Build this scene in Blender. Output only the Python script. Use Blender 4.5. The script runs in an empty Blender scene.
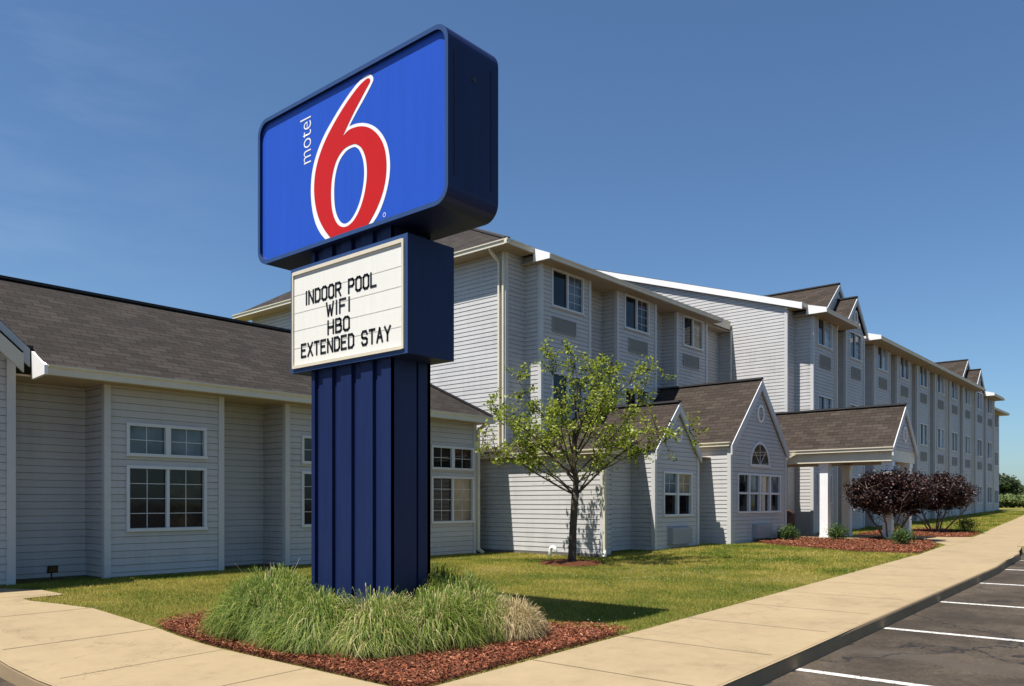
import bpy, math, random
import numpy as np
from mathutils import Vector, Matrix

random.seed(7)
rng = np.random.default_rng(11)
R = math.radians
scene = bpy.context.scene
col = scene.collection
H = 1.22                                   # eye height above the building floor

# ------------------------------------------------------------------ helpers
def tag(o, label=None, cat=None, group=None, kind=None):
    if label: o['label'] = label
    if cat: o['category'] = cat
    if group: o['group'] = group
    if kind: o['kind'] = kind
    return o

def empty(name, loc):
    o = bpy.data.objects.new(name, None)
    o.location = loc
    o.empty_display_size = 0.3
    col.objects.link(o)
    return o

def root_loc(p):
    x = Vector((0, 0, 0))
    while p is not None:
        x += p.location
        p = p.parent
    return x

class MB:
    """mesh collector in world coordinates"""
    def __init__(s):
        s.v = []; s.f = []; s.m = []; s.uv = []; s.useuv = False
    def face(s, pts, mat=0, uv=None):
        n = len(s.v)
        s.v += [tuple(p) for p in pts]
        s.f.append(list(range(n, n + len(pts))))
        s.m.append(mat)
        s.uv.append(uv)
        if uv: s.useuv = True
    def box(s, x0, x1, y0, y1, z0, z1, mat=0):
        P = [Vector((x, y, z)) for z in (z0, z1) for (x, y) in ((x0, y0), (x1, y0), (x1, y1), (x0, y1))]
        s.hexa(P, mat)
    def hexa(s, P, mat=0):
        for q in ((3, 2, 1, 0), (4, 5, 6, 7), (0, 1, 5, 4), (1, 2, 6, 5), (2, 3, 7, 6), (3, 0, 4, 7)):
            s.face([P[i] for i in q], mat)
    def obox(s, o, d, n, s0, s1, t0, t1, z0, z1, mat=0):
        """box in a wall frame: origin o(2d), along d, outward n"""
        P = []
        for z in (z0, z1):
            for (a_, b_) in ((s0, t1), (s1, t1), (s1, t0), (s0, t0)):
                P.append(Vector((o[0] + d[0] * a_ + n[0] * b_, o[1] + d[1] * a_ + n[1] * b_, z)))
        s.hexa(P, mat)
    def beam(s, p0, p1, w, h, mat=0, side=None):
        """rectangular bar from p0 to p1, centred; side = width axis"""
        p0 = Vector(p0); p1 = Vector(p1)
        d = (p1 - p0).normalized()
        a_ = Vector(side).normalized() if side else d.cross(Vector((0, 0, 1))).normalized()
        b_ = a_.cross(d).normalized()
        P = []
        for p in (p0, p1):
            for (i, j) in ((-1, -1), (1, -1), (1, 1), (-1, 1)):
                P.append(p + a_ * (i * w / 2) + b_ * (j * h / 2))
        s.hexa(P, mat)
    def tube(s, pts, rad, n=8, mat=0, cap=True):
        rings = []
        pts = [Vector(p) for p in pts]
        up = Vector((0.13, 0.31, 0.94)).normalized()
        for i, p in enumerate(pts):
            d = (pts[min(i + 1, len(pts) - 1)] - pts[max(i - 1, 0)]).normalized()
            a_ = d.cross(up)
            if a_.length < 0.1: a_ = d.cross(Vector((1, 0, 0)))
            a_.normalize(); b_ = d.cross(a_)
            r = rad[i] if isinstance(rad, (list, tuple)) else rad
            k = len(s.v)
            for j in range(n):
                t = 2 * math.pi * j / n
                s.v.append(tuple(p + a_ * (math.cos(t) * r) + b_ * (math.sin(t) * r)))
            rings.append(k)
        for i in range(len(rings) - 1):
            for j in range(n):
                s.f.append([rings[i] + j, rings[i] + (j + 1) % n, rings[i + 1] + (j + 1) % n, rings[i + 1] + j])
                s.m.append(mat); s.uv.append(None)
        if cap:
            s.f.append([rings[0] + j for j in range(n)][::-1]); s.m.append(mat); s.uv.append(None)
            s.f.append([rings[-1] + j for j in range(n)]); s.m.append(mat); s.uv.append(None)
    def build(s, name, mats, parent=None, smooth=False, label=None):
        if not isinstance(mats, (list, tuple)): mats = [mats]
        base = root_loc(parent) if parent is not None else Vector((0, 0, 0))
        me = bpy.data.meshes.new(name)
        bx, by, bz = base
        me.from_pydata([(x - bx, y - by, z - bz) for x, y, z in s.v], [], s.f)
        for m_ in mats: me.materials.append(m_)
        me.polygons.foreach_set('material_index', s.m)
        if s.useuv:
            lay = me.uv_layers.new(name='UVMap')
            k = 0
            for f, u in zip(s.f, s.uv):
                for j in range(len(f)):
                    lay.data[k].uv = u[j] if u else (0, 0)
                    k += 1
        if smooth: me.polygons.foreach_set('use_smooth', [True] * len(s.f))
        me.update()
        o = bpy.data.objects.new(name, me)
        col.objects.link(o)
        if parent is not None: o.parent = parent
        if label: o['label'] = label
        return o

def cloud_mesh(name, V, F, mats, parent=None, attr=None, base=None):
    """big mesh from numpy arrays; all faces have the same vertex count"""
    if parent is not None: base = root_loc(parent)
    if base is not None: V = V - np.array(base)
    me = bpy.data.meshes.new(name)
    nf, k = F.shape
    me.vertices.add(len(V)); me.vertices.foreach_set('co', V.astype(np.float32).ravel())
    me.loops.add(nf * k); me.loops.foreach_set('vertex_index', F.astype(np.int32).ravel())
    me.polygons.add(nf)
    me.polygons.foreach_set('loop_start', np.arange(0, nf * k, k, dtype=np.int32))
    me.update(calc_edges=True)
    if attr is not None:
        a_ = me.attributes.new('rnd', 'FLOAT', 'POINT')
        a_.data.foreach_set('value', attr.astype(np.float32))
    me.materials.append(mats)
    o = bpy.data.objects.new(name, me)
    if base is not None and parent is None: o.location = base
    col.objects.link(o)
    if parent is not None: o.parent = parent
    return o

# ------------------------------------------------------------------ materials
def newmat(name):
    m = bpy.data.materials.new(name); m.use_nodes = True
    nt = m.node_tree; nt.nodes.clear()
    out = nt.nodes.new('ShaderNodeOutputMaterial')
    bs = nt.nodes.new('ShaderNodeBsdfPrincipled')
    nt.links.new(bs.outputs[0], out.inputs[0])
    return m, nt, bs, out
def N(nt, t, **kw):
    n = nt.nodes.new(t)
    for k, v in kw.items():
        if k.startswith('i_'):
            key = k[2:]
            n.inputs[int(key) if key.isdigit() else key].default_value = v
        else: setattr(n, k, v)
    return n
def ramp(nt, fac, stops):
    r = nt.nodes.new('ShaderNodeValToRGB')
    e = r.color_ramp.elements
    e[0].position = stops[0][0]; e[0].color = (*stops[0][1], 1)
    e[1].position = stops[-1][0]; e[1].color = (*stops[-1][1], 1)
    for p, c in stops[1:-1]:
        x = e.new(p); x.color = (*c, 1)
    nt.links.new(fac, r.inputs[0])
    return r
def noise(nt, scale, detail=4, rough=.6, vec=None):
    n = N(nt, 'ShaderNodeTexNoise'); n.inputs['Scale'].default_value = scale
    n.inputs['Detail'].default_value = detail; n.inputs['Roughness'].default_value = rough
    if vec is None:
        g = nt.nodes.new('ShaderNodeNewGeometry'); vec = g.outputs['Position']
    nt.links.new(vec, n.inputs['Vector'])
    return n
def bump(nt, h, bs, strength=.4, dist=.02):
    b = N(nt, 'ShaderNodeBump'); b.inputs['Strength'].default_value = strength; b.inputs['Distance'].default_value = dist
    nt.links.new(h, b.inputs['Height']); nt.links.new(b.outputs[0], bs.inputs['Normal'])

def plain(name, c, rough=.6, var=.06, nscale=3, metal=0, spec=.5, bmp=0):
    m, nt, bs, out = newmat(name)
    n = noise(nt, nscale, 5)
    lo = tuple(max(0, x * (1 - var)) for x in c); hi = tuple(x * (1 + var) for x in c)
    r = ramp(nt, n.outputs[0], [(.3, lo), (.7, hi)])
    nt.links.new(r.outputs[0], bs.inputs['Base Color'])
    bs.inputs['Roughness'].default_value = rough; bs.inputs['Metallic'].default_value = metal
    bs.inputs['Specular IOR Level'].default_value = spec
    if bmp:
        n2 = noise(nt, nscale * 12, 3); bump(nt, n2.outputs[0], bs, bmp, .01)
    return m

def stretch(nt, sx, sy, sz):
    g = nt.nodes.new('ShaderNodeNewGeometry')
    v = N(nt, 'ShaderNodeVectorMath', operation='MULTIPLY'); v.inputs[1].default_value = (sx, sy, sz)
    nt.links.new(g.outputs['Position'], v.inputs[0])
    return v.outputs[0]

def siding_mat(name, c):
    m, nt, bs, out = newmat(name)
    n = noise(nt, 1.0, 6, .7, stretch(nt, .7, .7, .35))
    n2 = noise(nt, 1.0, 4, .6, stretch(nt, .5, .5, 8.7))       # board to board tone
    n3 = noise(nt, 1.0, 4, .7, stretch(nt, 9, 9, .6))          # rain streaks
    mx = N(nt, 'ShaderNodeMix', data_type='FLOAT'); mx.inputs[0].default_value = .4
    nt.links.new(n.outputs[0], mx.inputs[2]); nt.links.new(n2.outputs[0], mx.inputs[3])
    mx2 = N(nt, 'ShaderNodeMix', data_type='FLOAT'); mx2.inputs[0].default_value = .25
    nt.links.new(mx.outputs[0], mx2.inputs[2]); nt.links.new(n3.outputs[0], mx2.inputs[3])
    r = ramp(nt, mx2.outputs[0], [(.36, tuple(x * .82 for x in c)), (.5, c), (.64, tuple(min(1, x * 1.07) for x in c))])
    nt.links.new(r.outputs[0], bs.inputs['Base Color'])
    bs.inputs['Roughness'].default_value = .55
    bs.inputs['Specular IOR Level'].default_value = .35
    n4 = noise(nt, 1.0, 3, .6, stretch(nt, 2.2, 2.2, 12)); bump(nt, n4.outputs[0], bs, .25, .012)
    return m

def shingle_mat(name, c1, c2, c3):
    m, nt, bs, out = newmat(name)
    uv = N(nt, 'ShaderNodeUVMap'); uv.uv_map = 'UVMap'
    br = N(nt, 'ShaderNodeTexBrick', offset=.5, squash=1.0)
    br.inputs['Scale'].default_value = 1.0
    br.inputs['Color1'].default_value = (0, 0, 0, 1); br.inputs['Color2'].default_value = (1, 1, 1, 1)
    br.inputs['Mortar'].default_value = (0, 0, 0, 1)
    br.inputs['Mortar Size'].default_value = .006; br.inputs['Brick Width'].default_value = .33
    br.inputs['Row Height'].default_value = .14; br.inputs['Bias'].default_value = 0
    nt.links.new(uv.outputs[0], br.inputs['Vector'])
    nz = noise(nt, 1.0, 3, .6, None)
    sc = N(nt, 'ShaderNodeVectorMath', operation='MULTIPLY'); sc.inputs[1].default_value = (1.1, 4.5, 1)
    nt.links.new(uv.outputs[0], sc.inputs[0]); nt.links.new(sc.outputs[0], nz.inputs['Vector'])
    fine = noise(nt, 90, 2, .7, uv.outputs[0])
    mx = N(nt, 'ShaderNodeMix', data_type='FLOAT'); mx.inputs[0].default_value = .34
    nt.links.new(nz.outputs[0], mx.inputs[2]); nt.links.new(br.outputs['Color'], mx.inputs[3])
    mx2 = N(nt, 'ShaderNodeMix', data_type='FLOAT'); mx2.inputs[0].default_value = .22
    nt.links.new(mx.outputs[0], mx2.inputs[2]); nt.links.new(fine.outputs[0], mx2.inputs[3])
    r = ramp(nt, mx2.outputs[0], [(.2, c1), (.5, c2), (.8, c3)])
    mo = N(nt, 'ShaderNodeMix', data_type='RGBA'); nt.links.new(br.outputs['Fac'], mo.inputs[0])
    nt.links.new(r.outputs[0], mo.inputs[6]); mo.inputs[7].default_value = (*[x * .45 for x in c1], 1)
    nt.links.new(mo.outputs[2], bs.inputs['Base Color'])
    bs.inputs['Roughness'].default_value = .95; bs.inputs['Specular IOR Level'].default_value = .15
    # courses step down: sawtooth height along the slope
    sep = N(nt, 'ShaderNodeSeparateXYZ'); nt.links.new(uv.outputs[0], sep.inputs[0])
    dv = N(nt, 'ShaderNodeMath', operation='DIVIDE'); dv.inputs[1].default_value = .14; nt.links.new(sep.outputs[1], dv.inputs[0])
    fr = N(nt, 'ShaderNodeMath', operation='FRACT'); nt.links.new(dv.outputs[0], fr.inputs[0])
    sb = N(nt, 'ShaderNodeMath', operation='SUBTRACT'); sb.inputs[0].default_value = 1; nt.links.new(fr.outputs[0], sb.inputs[1])
    ad = N(nt, 'ShaderNodeMath', operation='ADD'); nt.links.new(sb.outputs[0], ad.inputs[0]); nt.links.new(mx2.outputs[0], ad.inputs[1])
    bump(nt, ad.outputs[0], bs, .6, .012)
    return m

def grass_ground_mat():
    m, nt, bs, out = newmat('lawn_soil')
    n = noise(nt, .55, 6, .65); n2 = noise(nt, 14, 5, .7)
    mx = N(nt, 'ShaderNodeMix', data_type='FLOAT'); mx.inputs[0].default_value = .45
    nt.links.new(n.outputs[0], mx.inputs[2]); nt.links.new(n2.outputs[0], mx.inputs[3])
    r = ramp(nt, mx.outputs[0], [(.3, (.07, .09, .014)), (.48, (.16, .15, .03)), (.62, (.26, .215, .055)), (.8, (.34, .27, .10))])
    nt.links.new(r.outputs[0], bs.inputs['Base Color']); bs.inputs['Roughness'].default_value = .9
    bs.inputs['Specular IOR Level'].default_value = .15
    n3 = noise(nt, 40, 4, .8); bump(nt, n3.outputs[0], bs, 1, .05)
    return m

def blade_mat(name, stops, trans=.35, patch=None, rough=.6):
    """foliage: colour from per-blade random and a large soft patch noise"""
    m, nt, bs, out = newmat(name)
    at = N(nt, 'ShaderNodeAttribute'); at.attribute_name = 'rnd'
    fac = at.outputs['Fac']
    if patch:
        n = noise(nt, patch[0], 4, .6)
        ma = N(nt, 'ShaderNodeMapRange'); ma.inputs[1].default_value = .3; ma.inputs[2].default_value = .7
        nt.links.new(n.outputs[0], ma.inputs[0])
        mx = N(nt, 'ShaderNodeMix', data_type='FLOAT'); mx.inputs[0].default_value = patch[1]
        nt.links.new(fac, mx.inputs[2]); nt.links.new(ma.outputs[0], mx.inputs[3]); fac = mx.outputs[0]
    r = ramp(nt, fac, stops)
    nt.links.new(r.outputs[0], bs.inputs['Base Color']); bs.inputs['Roughness'].default_value = rough
    bs.inputs['Specular IOR Level'].default_value = .3
    tr = N(nt, 'ShaderNodeBsdfTranslucent'); nt.links.new(r.outputs[0], tr.inputs[0])
    ms = N(nt, 'ShaderNodeMixShader'); ms.inputs[0].default_value = trans
    nt.links.new(bs.outputs[0], ms.inputs[1]); nt.links.new(tr.outputs[0], ms.inputs[2])
    nt.links.new(ms.outputs[0], out.inputs[0])
    return m

def concrete_mat(name, c, joint=None):
    m, nt, bs, out = newmat(name)
    n = noise(nt, .8, 6, .7); n2 = noise(nt, 25, 5, .7); n3 = noise(nt, 4, 5, .6)
    mx = N(nt, 'ShaderNodeMix', data_type='FLOAT'); mx.inputs[0].default_value = .3
    nt.links.new(n.outputs[0], mx.inputs[2]); nt.links.new(n2.outputs[0], mx.inputs[3])
    mx2 = N(nt, 'ShaderNodeMix', data_type='FLOAT'); mx2.inputs[0].default_value = .3
    nt.links.new(mx.outputs[0], mx2.inputs[2]); nt.links.new(n3.outputs[0], mx2.inputs[3])
    r = ramp(nt, mx2.outputs[0], [(.3, tuple(x * .66 for x in c)), (.47, tuple(x * .94 for x in c)), (.7, tuple(x * 1.12 for x in c))])
    nt.links.new(r.outputs[0], bs.inputs['Base Color']); bs.inputs['Roughness'].default_value = .85
    bs.inputs['Specular IOR Level'].default_value = .25
    if joint:                                              # hairline cracks and darker stains
        vo = N(nt, 'ShaderNodeTexVoronoi', feature='DISTANCE_TO_EDGE'); vo.inputs['Scale'].default_value = .3
        nn = noise(nt, 1.7, 5, .65); g = nt.nodes.new('ShaderNodeNewGeometry'); av = N(nt, 'ShaderNodeVectorMath', operation='ADD')
        nt.links.new(g.outputs['Position'], av.inputs[0]); nt.links.new(nn.outputs['Color'], av.inputs[1]); nt.links.new(av.outputs[0], vo.inputs['Vector'])
        cr = ramp(nt, vo.outputs['Distance'], [(.0012, (.55, .55, .55)), (.004, (0, 0, 0))])
        sp = noise(nt, 5.5, 3, .5); st = ramp(nt, sp.outputs[0], [(.66, (0, 0, 0)), (.76, (.35, .35, .35))])
        mxx = N(nt, 'ShaderNodeMix', data_type='RGBA', blend_type='LIGHTEN'); mxx.inputs[0].default_value = 1
        nt.links.new(cr.outputs[0], mxx.inputs[6]); nt.links.new(st.outputs[0], mxx.inputs[7])
        m3 = N(nt, 'ShaderNodeMix', data_type='RGBA'); nt.links.new(mxx.outputs[2], m3.inputs[0]); nt.links.new(r.outputs[0], m3.inputs[6]); m3.inputs[7].default_value = (*[x * .45 for x in c], 1)
        nt.links.new(m3.outputs[2], bs.inputs['Base Color'])
    bump(nt, n2.outputs[0], bs, .3, .006)
    return m

def asphalt_mat():
    m, nt, bs, out = newmat('asphalt')
    n = noise(nt, .9, 6, .7); n2 = noise(nt, 26, 6, .8); n3 = noise(nt, 1, 5, .7, stretch(nt, .9, .22, 1))
    mx = N(nt, 'ShaderNodeMix', data_type='FLOAT'); mx.inputs[0].default_value = .42
    nt.links.new(n.outputs[0], mx.inputs[2]); nt.links.new(n2.outputs[0], mx.inputs[3])
    r = ramp(nt, mx.outputs[0], [(.3, (.018, .013, .009)), (.47, (.044, .033, .023)), (.6, (.088, .067, .047)), (.72, (.20, .16, .12))])
    vo = N(nt, 'ShaderNodeTexVoronoi', feature='DISTANCE_TO_EDGE'); vo.inputs['Scale'].default_value = .42
    nn = noise(nt, 2.2, 4, .6); g = nt.nodes.new('ShaderNodeNewGeometry')
    av = N(nt, 'ShaderNodeVectorMath', operation='ADD'); nt.links.new(g.outputs['Position'], av.inputs[0]); nt.links.new(nn.outputs['Color'], av.inputs[1])
    nt.links.new(av.outputs[0], vo.inputs['Vector'])
    cr = ramp(nt, vo.outputs['Distance'], [(.004, (1, 1, 1)), (.016, (0, 0, 0))])
    st = ramp(nt, n3.outputs[0], [(.56, (0, 0, 0)), (.72, (1, 1, 1))])
    m1 = N(nt, 'ShaderNodeMix', data_type='RGBA'); nt.links.new(st.outputs[0], m1.inputs[0])
    nt.links.new(r.outputs[0], m1.inputs[6]); m1.inputs[7].default_value = (.07, .056, .043, 1)
    m2 = N(nt, 'ShaderNodeMix', data_type='RGBA'); nt.links.new(cr.outputs[0], m2.inputs[0])
    nt.links.new(m1.outputs[2], m2.inputs[6]); m2.inputs[7].default_value = (.018, .016, .015, 1)
    nt.links.new(m2.outputs[2], bs.inputs['Base Color']); bs.inputs['Roughness'].default_value = .9
    bs.inputs['Specular IOR Level'].default_value = .25
    bump(nt, n2.outputs[0], bs, .8, .012)
    return m

def line_paint():
    m, nt, bs, out = newmat('road_paint')
    n = noise(nt, 22, 6, .8)
    r = ramp(nt, n.outputs[0], [(.38, (.10, .09, .08)), (.47, (.48, .46, .42)), (.7, (.66, .64, .60))])
    nt.links.new(r.outputs[0], bs.inputs['Base Color']); bs.inputs['Roughness'].default_value = .8
    return m

def mulch_mat(name='mulch'):
    m, nt, bs, out = newmat(name)
    n = noise(nt, 30, 5, .75); n2 = noise(nt, 1.2, 4)
    r = ramp(nt, n.outputs[0], [(.3, (.03, .011, .005)), (.5, (.12, .042, .018)), (.7, (.24, .095, .045))])
    nt.links.new(r.outputs[0], bs.inputs['Base Color']); bs.inputs['Roughness'].default_value = .9
    bs.inputs['Specular IOR Level'].default_value = .15
    bump(nt, n.outputs[0], bs, 1, .06)
    return m

def glass_mat(name, c, rough=.04, spec=.5, blinds=None):
    m, nt, bs, out = newmat(name)
    n = noise(nt, 1.6, 3)
    r = ramp(nt, n.outputs[0], [(.35, tuple(x * .6 for x in c)), (.65, tuple(x * 1.35 for x in c))])
    nt.links.new(r.outputs[0], bs.inputs['Base Color'])
    bs.inputs['Roughness'].default_value = rough; bs.inputs['Specular IOR Level'].default_value = spec
    n2 = noise(nt, 2.5, 2); bump(nt, n2.outputs[0], bs, .06, .02)
    return m

def painted_reflect_mat():  # dark pane with brown and greenish reflections painted into its colour
    m, nt, bs, out = newmat('painted_reflection_glass')
    n = noise(nt, 2.3, 4, .65); r_ = ramp(nt, n.outputs[0], [(.35, (.004, .005, .005)), (.52, (.015, .018, .014)), (.62, (.055, .030, .016)), (.75, (.09, .10, .08))])
    nt.links.new(r_.outputs[0], bs.inputs['Base Color']); bs.inputs['Roughness'].default_value = .04; bs.inputs['Specular IOR Level'].default_value = .4
    n2 = noise(nt, 2.5, 2); bump(nt, n2.outputs[0], bs, .06, .02)
    return m

def sign_paint(name, c, rough=.35, fade=.1, spec=.25):
    m, nt, bs, out = newmat(name); bs.inputs['Specular IOR Level'].default_value = spec
    n = noise(nt, 1.2, 6, .7, stretch(nt, 6, 6, .5)); n2 = noise(nt, 30, 4, .7)
    mx = N(nt, 'ShaderNodeMix', data_type='FLOAT'); mx.inputs[0].default_value = .3
    nt.links.new(n.outputs[0], mx.inputs[2]); nt.links.new(n2.outputs[0], mx.inputs[3])
    r = ramp(nt, mx.outputs[0], [(.3, tuple(x * (1 - fade) for x in c)), (.7, tuple(x * (1 + fade) for x in c))])
    nt.links.new(r.outputs[0], bs.inputs['Base Color']); bs.inputs['Roughness'].default_value = rough
    bump(nt, n.outputs[0], bs, .12, .03)
    return m

M = {
 'siding': siding_mat('vinyl_siding', (.475, .463, .45)),
 'trim': plain('corner_trim', (.52, .515, .50), .5, .04),
 'gutter': plain('cream_gutter', (.63, .575, .45), .4, .05),
 'white': plain('white_fascia', (.80, .79, .78), .45, .04),
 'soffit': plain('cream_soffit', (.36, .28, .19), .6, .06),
 'rake': plain('grey_rake', (.50, .50, .50), .5, .04),
 'shingle': shingle_mat('roof_shingles', (.021, .018, .0155), (.036, .030, .026), (.058, .050, .043)),
 'shingle2': shingle_mat('roof_shingles_brown', (.024, .019, .015), (.044, .034, .027), (.070, .056, .046)),
 'ridge': plain('ridge_cap', (.035, .032, .034), .9, .2, 12),
 'frame': plain('window_vinyl', (.60, .61, .62), .4, .03),
 'dark': glass_mat('dark_glass', (.008, .009, .011), .05, .35),
 'curtain': glass_mat('curtained_glass', (.09, .12, .145), .12, .5),
 'bright_curtain': glass_mat('pale_curtained_glass', (.24, .31, .37), .15, .5),
 'tan': glass_mat('tan_curtained_glass', (.30, .24, .16), .15, .4),
 'painted_reflect': painted_reflect_mat(),
 'grille': plain('vent_grille', (.27, .28, .27), .6, .1, 20),
 'acbox': plain('air_conditioner_cover', (.29, .31, .33), .5, .05),
 'concrete_base': plain('foundation', (.12, .11, .10), .9, .2, 6),
 'lawn': grass_ground_mat(),
 'walk': concrete_mat('sidewalk_concrete', (.305, .230, .132), True),
 'kerb': concrete_mat('kerb_concrete', (.25, .18, .105)),
 'asphalt': asphalt_mat(),
 'paint': line_paint(),
 'mulch': mulch_mat(),
 'blue': sign_paint('sign_blue_metal', (.009, .018, .070), .42, .22),
 'blue_face': sign_paint('sign_blue_face', (.020, .078, .44), .3, .08),
 'blue_trim': sign_paint('sign_blue_trim', (.03, .065, .17), .4),
 'red': sign_paint('sign_red', (.50, .010, .005), .35, .06),
 'signwhite': sign_paint('sign_white', (.80, .78, .76), .35, .03),
 'panel': sign_paint('marquee_panel', (.72, .70, .63), .35, .05),
 'retainer': plain('marquee_retainer', (.62, .55, .42), .4, .08),
 'black': plain('black_plastic', (.012, .012, .013), .45, .2),
 'rust': plain('dark_steel', (.02, .02, .022), .6, .3),
 'bark': plain('tree_bark', (.070, .052, .038), .95, .4, 14, bmp=.8),
 'bark_light': plain('shrub_bark', (.16, .12, .09), .95, .3, 20, bmp=.5),
 'bin': plain('brown_bin', (.045, .022, .014), .6, .15),
 'pvc': plain('white_pvc', (.78, .77, .74), .4, .03),
}

# ------------------------------------------------------------------ terrain
def lerp(a_, b_, t): return a_ + (b_ - a_) * t
def sstep(a_, b_, x):
    t = np.clip((x - a_) / (b_ - a_), 0, 1); return t * t * (3 - 2 * t)
PX = [-400, 2, 8, 20, 32, 46, 60, 70, 3000]
PZ = [-.44, -.44, -.28, .03, .08, .33, .62, .68, .68]
def gz(x, y):
    """ground height"""
    x = np.asarray(x, float); y = np.asarray(y, float)
    b = np.interp(x, PX, PZ)
    up = np.maximum(b, -.09)
    return b + (up - b) * sstep(8, 12.5, y)
KP = [(2.8, 3.1), (18.0, 3.12), (22.0, 3.35), (26.0, 4.0), (34.0, 4.85), (60.0, 7.3), (90.0, 10.0)]   # kerb line
def kerb_y(x): return np.interp(x, [p[0] for p in KP], [p[1] for p in KP])
def in_street(x, y): return (x < 2.8 - 1e-6) | (y < kerb_y(x) - 1e-6)

def grid_sheet(name, xs, ys, zf, mat, label=None, kind='structure'):
    X, Y = np.meshgrid(xs, ys, indexing='ij')
    Z = zf(X, Y)
    V = np.stack([X, Y, Z], -1).reshape(-1, 3)
    nx, ny = len(xs), len(ys)
    I = np.arange(nx * ny).reshape(nx, ny)
    F = np.stack([I[:-1, :-1], I[1:, :-1], I[1:, 1:], I[:-1, 1:]], -1).reshape(-1, 4)
    o = cloud_mesh(name, V, F, mat)
    tag(o, kind=kind)
    if label: o['label'] = label
    return o
xs = np.concatenate([[-900, -300, -100, -40, -15, -5, 0, 2.4], np.arange(3.0, 30, .5), np.arange(30, 72, 2), [80, 100, 150, 300, 700, 2500]])
ys = np.concatenate([[-900, -300, -100, -40, -10, 0, 2.6], np.arange(3.4, 15, .4), np.arange(15, 30, 3), [40, 60, 100, 200, 500, 2500]])
def zground(X, Y):
    z = gz(X, Y)
    near = (X < 3.4) | (Y < kerb_y(X) + .9)
    return np.where(near, z - .35, z)
grid_sheet('ground', xs, ys, zground, M['lawn'], 'mown lawn, green with dry yellow patches')

# strips following the ground
def strip(name, left, right, mat, dz, nacross=6, step=.6, label=None, kind='structure', z_at=None):
    """ribbon between two polylines with equal point counts"""
    L = []; Rr = []
    for i in range(len(left) - 1):
        n = max(1, int(math.dist(left[i], left[i + 1]) / step))
        for k in range(n):
            t = k / n
            L.append((lerp(left[i][0], left[i + 1][0], t), lerp(left[i][1], left[i + 1][1], t)))
            Rr.append((lerp(right[i][0], right[i + 1][0], t), lerp(right[i][1], right[i + 1][1], t)))
    L.append(left[-1]); Rr.append(right[-1])
    L = np.array(L); Rr = np.array(Rr)
    T = np.linspace(0, 1, nacross + 1)
    P = L[:, None, :] * (1 - T)[None, :, None] + Rr[:, None, :] * T[None, :, None]
    Z = gz(P[..., 0], P[..., 1]) + dz
    if z_at is not None: Z = z_at(P[..., 0], P[..., 1])
    V = np.concatenate([P, Z[..., None]], -1).reshape(-1, 3)
    a_, b_ = P.shape[:2]
    I = np.arange(a_ * b_).reshape(a_, b_)
    F = np.stack([I[:-1, :-1], I[:-1, 1:], I[1:, 1:], I[1:, :-1]], -1).reshape(-1, 4)
    o = cloud_mesh(name, V, F, mat)
    if kind: tag(o, kind=kind)
    if label: o['label'] = label
    return o

# asphalt: right of the kerb and left of the corner
def zasph(X, Y): return gz(X, np.minimum(Y, 3.0)) - .135
ax = np.concatenate([[-200, -60, -20, -5, 0], np.arange(2.0, 30, 1.0), np.arange(30, 95, 3), [130, 200]])
ay = np.array([-200, -60, -20, -8, -3, 0, 1.5])
X, Y = np.meshgrid(ax, np.append(ay, 9), indexing='ij')
Y[:, -1] = np.where(ax >= 2.8, kerb_y(ax) - .02, 3.1)
V = np.stack([X, Y, gz(X, 0 * Y) - .135], -1).reshape(-1, 3)
nx, ny = X.shape; I = np.arange(nx * ny).reshape(nx, ny)
F = np.stack([I[:-1, :-1], I[1:, :-1], I[1:, 1:], I[:-1, 1:]], -1).reshape(-1, 4)
tag(cloud_mesh('parking_lot', V, F, M['asphalt']), 'worn dark asphalt parking lot beside the kerb', kind='structure')
grid_sheet('driveway', np.array([-200, -60, -20, -5, 0, 1.5, 2.78]), np.concatenate([[3.1], np.arange(4, 16, 1.), [30, 200]]),
           lambda X, Y: gz(np.minimum(X, 2.7), Y) - .131, M['asphalt'], 'asphalt driveway left of the corner walk')

WE = [(4.6, 5.05), (8, 5.03), (20.3, 5.06), (23.7, 5.42), (30.1, 5.95), (40, 6.9), (53, 8.0), (90, 11.3)]   # lawn side
WK = [(2.8, 3.1), (8, 3.1), (20.3, 3.22), (23.7, 3.6), (30.1, 4.42), (40, 5.4), (53, 6.6), (90, 10.0)]
strip('sidewalk', WE, WK, M['walk'], .012, 6, .6, 'long pale tan concrete sidewalk running beside the parking lot')
strip('corner_walk', [(4.6, 5.05), (4.6, 9.6), (4.45, 11.0), (4.02, 12.0), (4.02, 12.25), (4.6, 12.35), (4.6, 13.3), (4.3, 13.9), (4.3, 15)],
      [(2.8, 3.1), (2.8, 9.6), (2.8, 11.0), (2.8, 12.0), (2.8, 12.25), (2.8, 12.35), (2.8, 13.3), (2.8, 13.9), (2.8, 15)], M['walk'], .012, 5, .5,
      'tan concrete walk turning left in front of the sign bed')
strip('entry_path', [(24.2, 5.3), (26.6, 6.3), (28.1, 7.2), (28.9, 11.0)], [(30.4, 5.85), (29.9, 6.6), (29.8, 7.4), (29.8, 11.0)], M['walk'], .016, 4, .6,
      'short concrete path from the sidewalk to the portico')
strip('porch_slab', [(25.8, 7.2), (25.8, 11.6)], [(28.8, 7.2), (28.8, 11.6)], M['walk'], .03, 4, .6, 'concrete slab under the portico')
strip('cross_walk', [(58, 9), (78, 24)], [(57, 10.5), (76, 26)], M['walk'], .014, 3, 2, 'far concrete path crossing behind the lawn')
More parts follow.
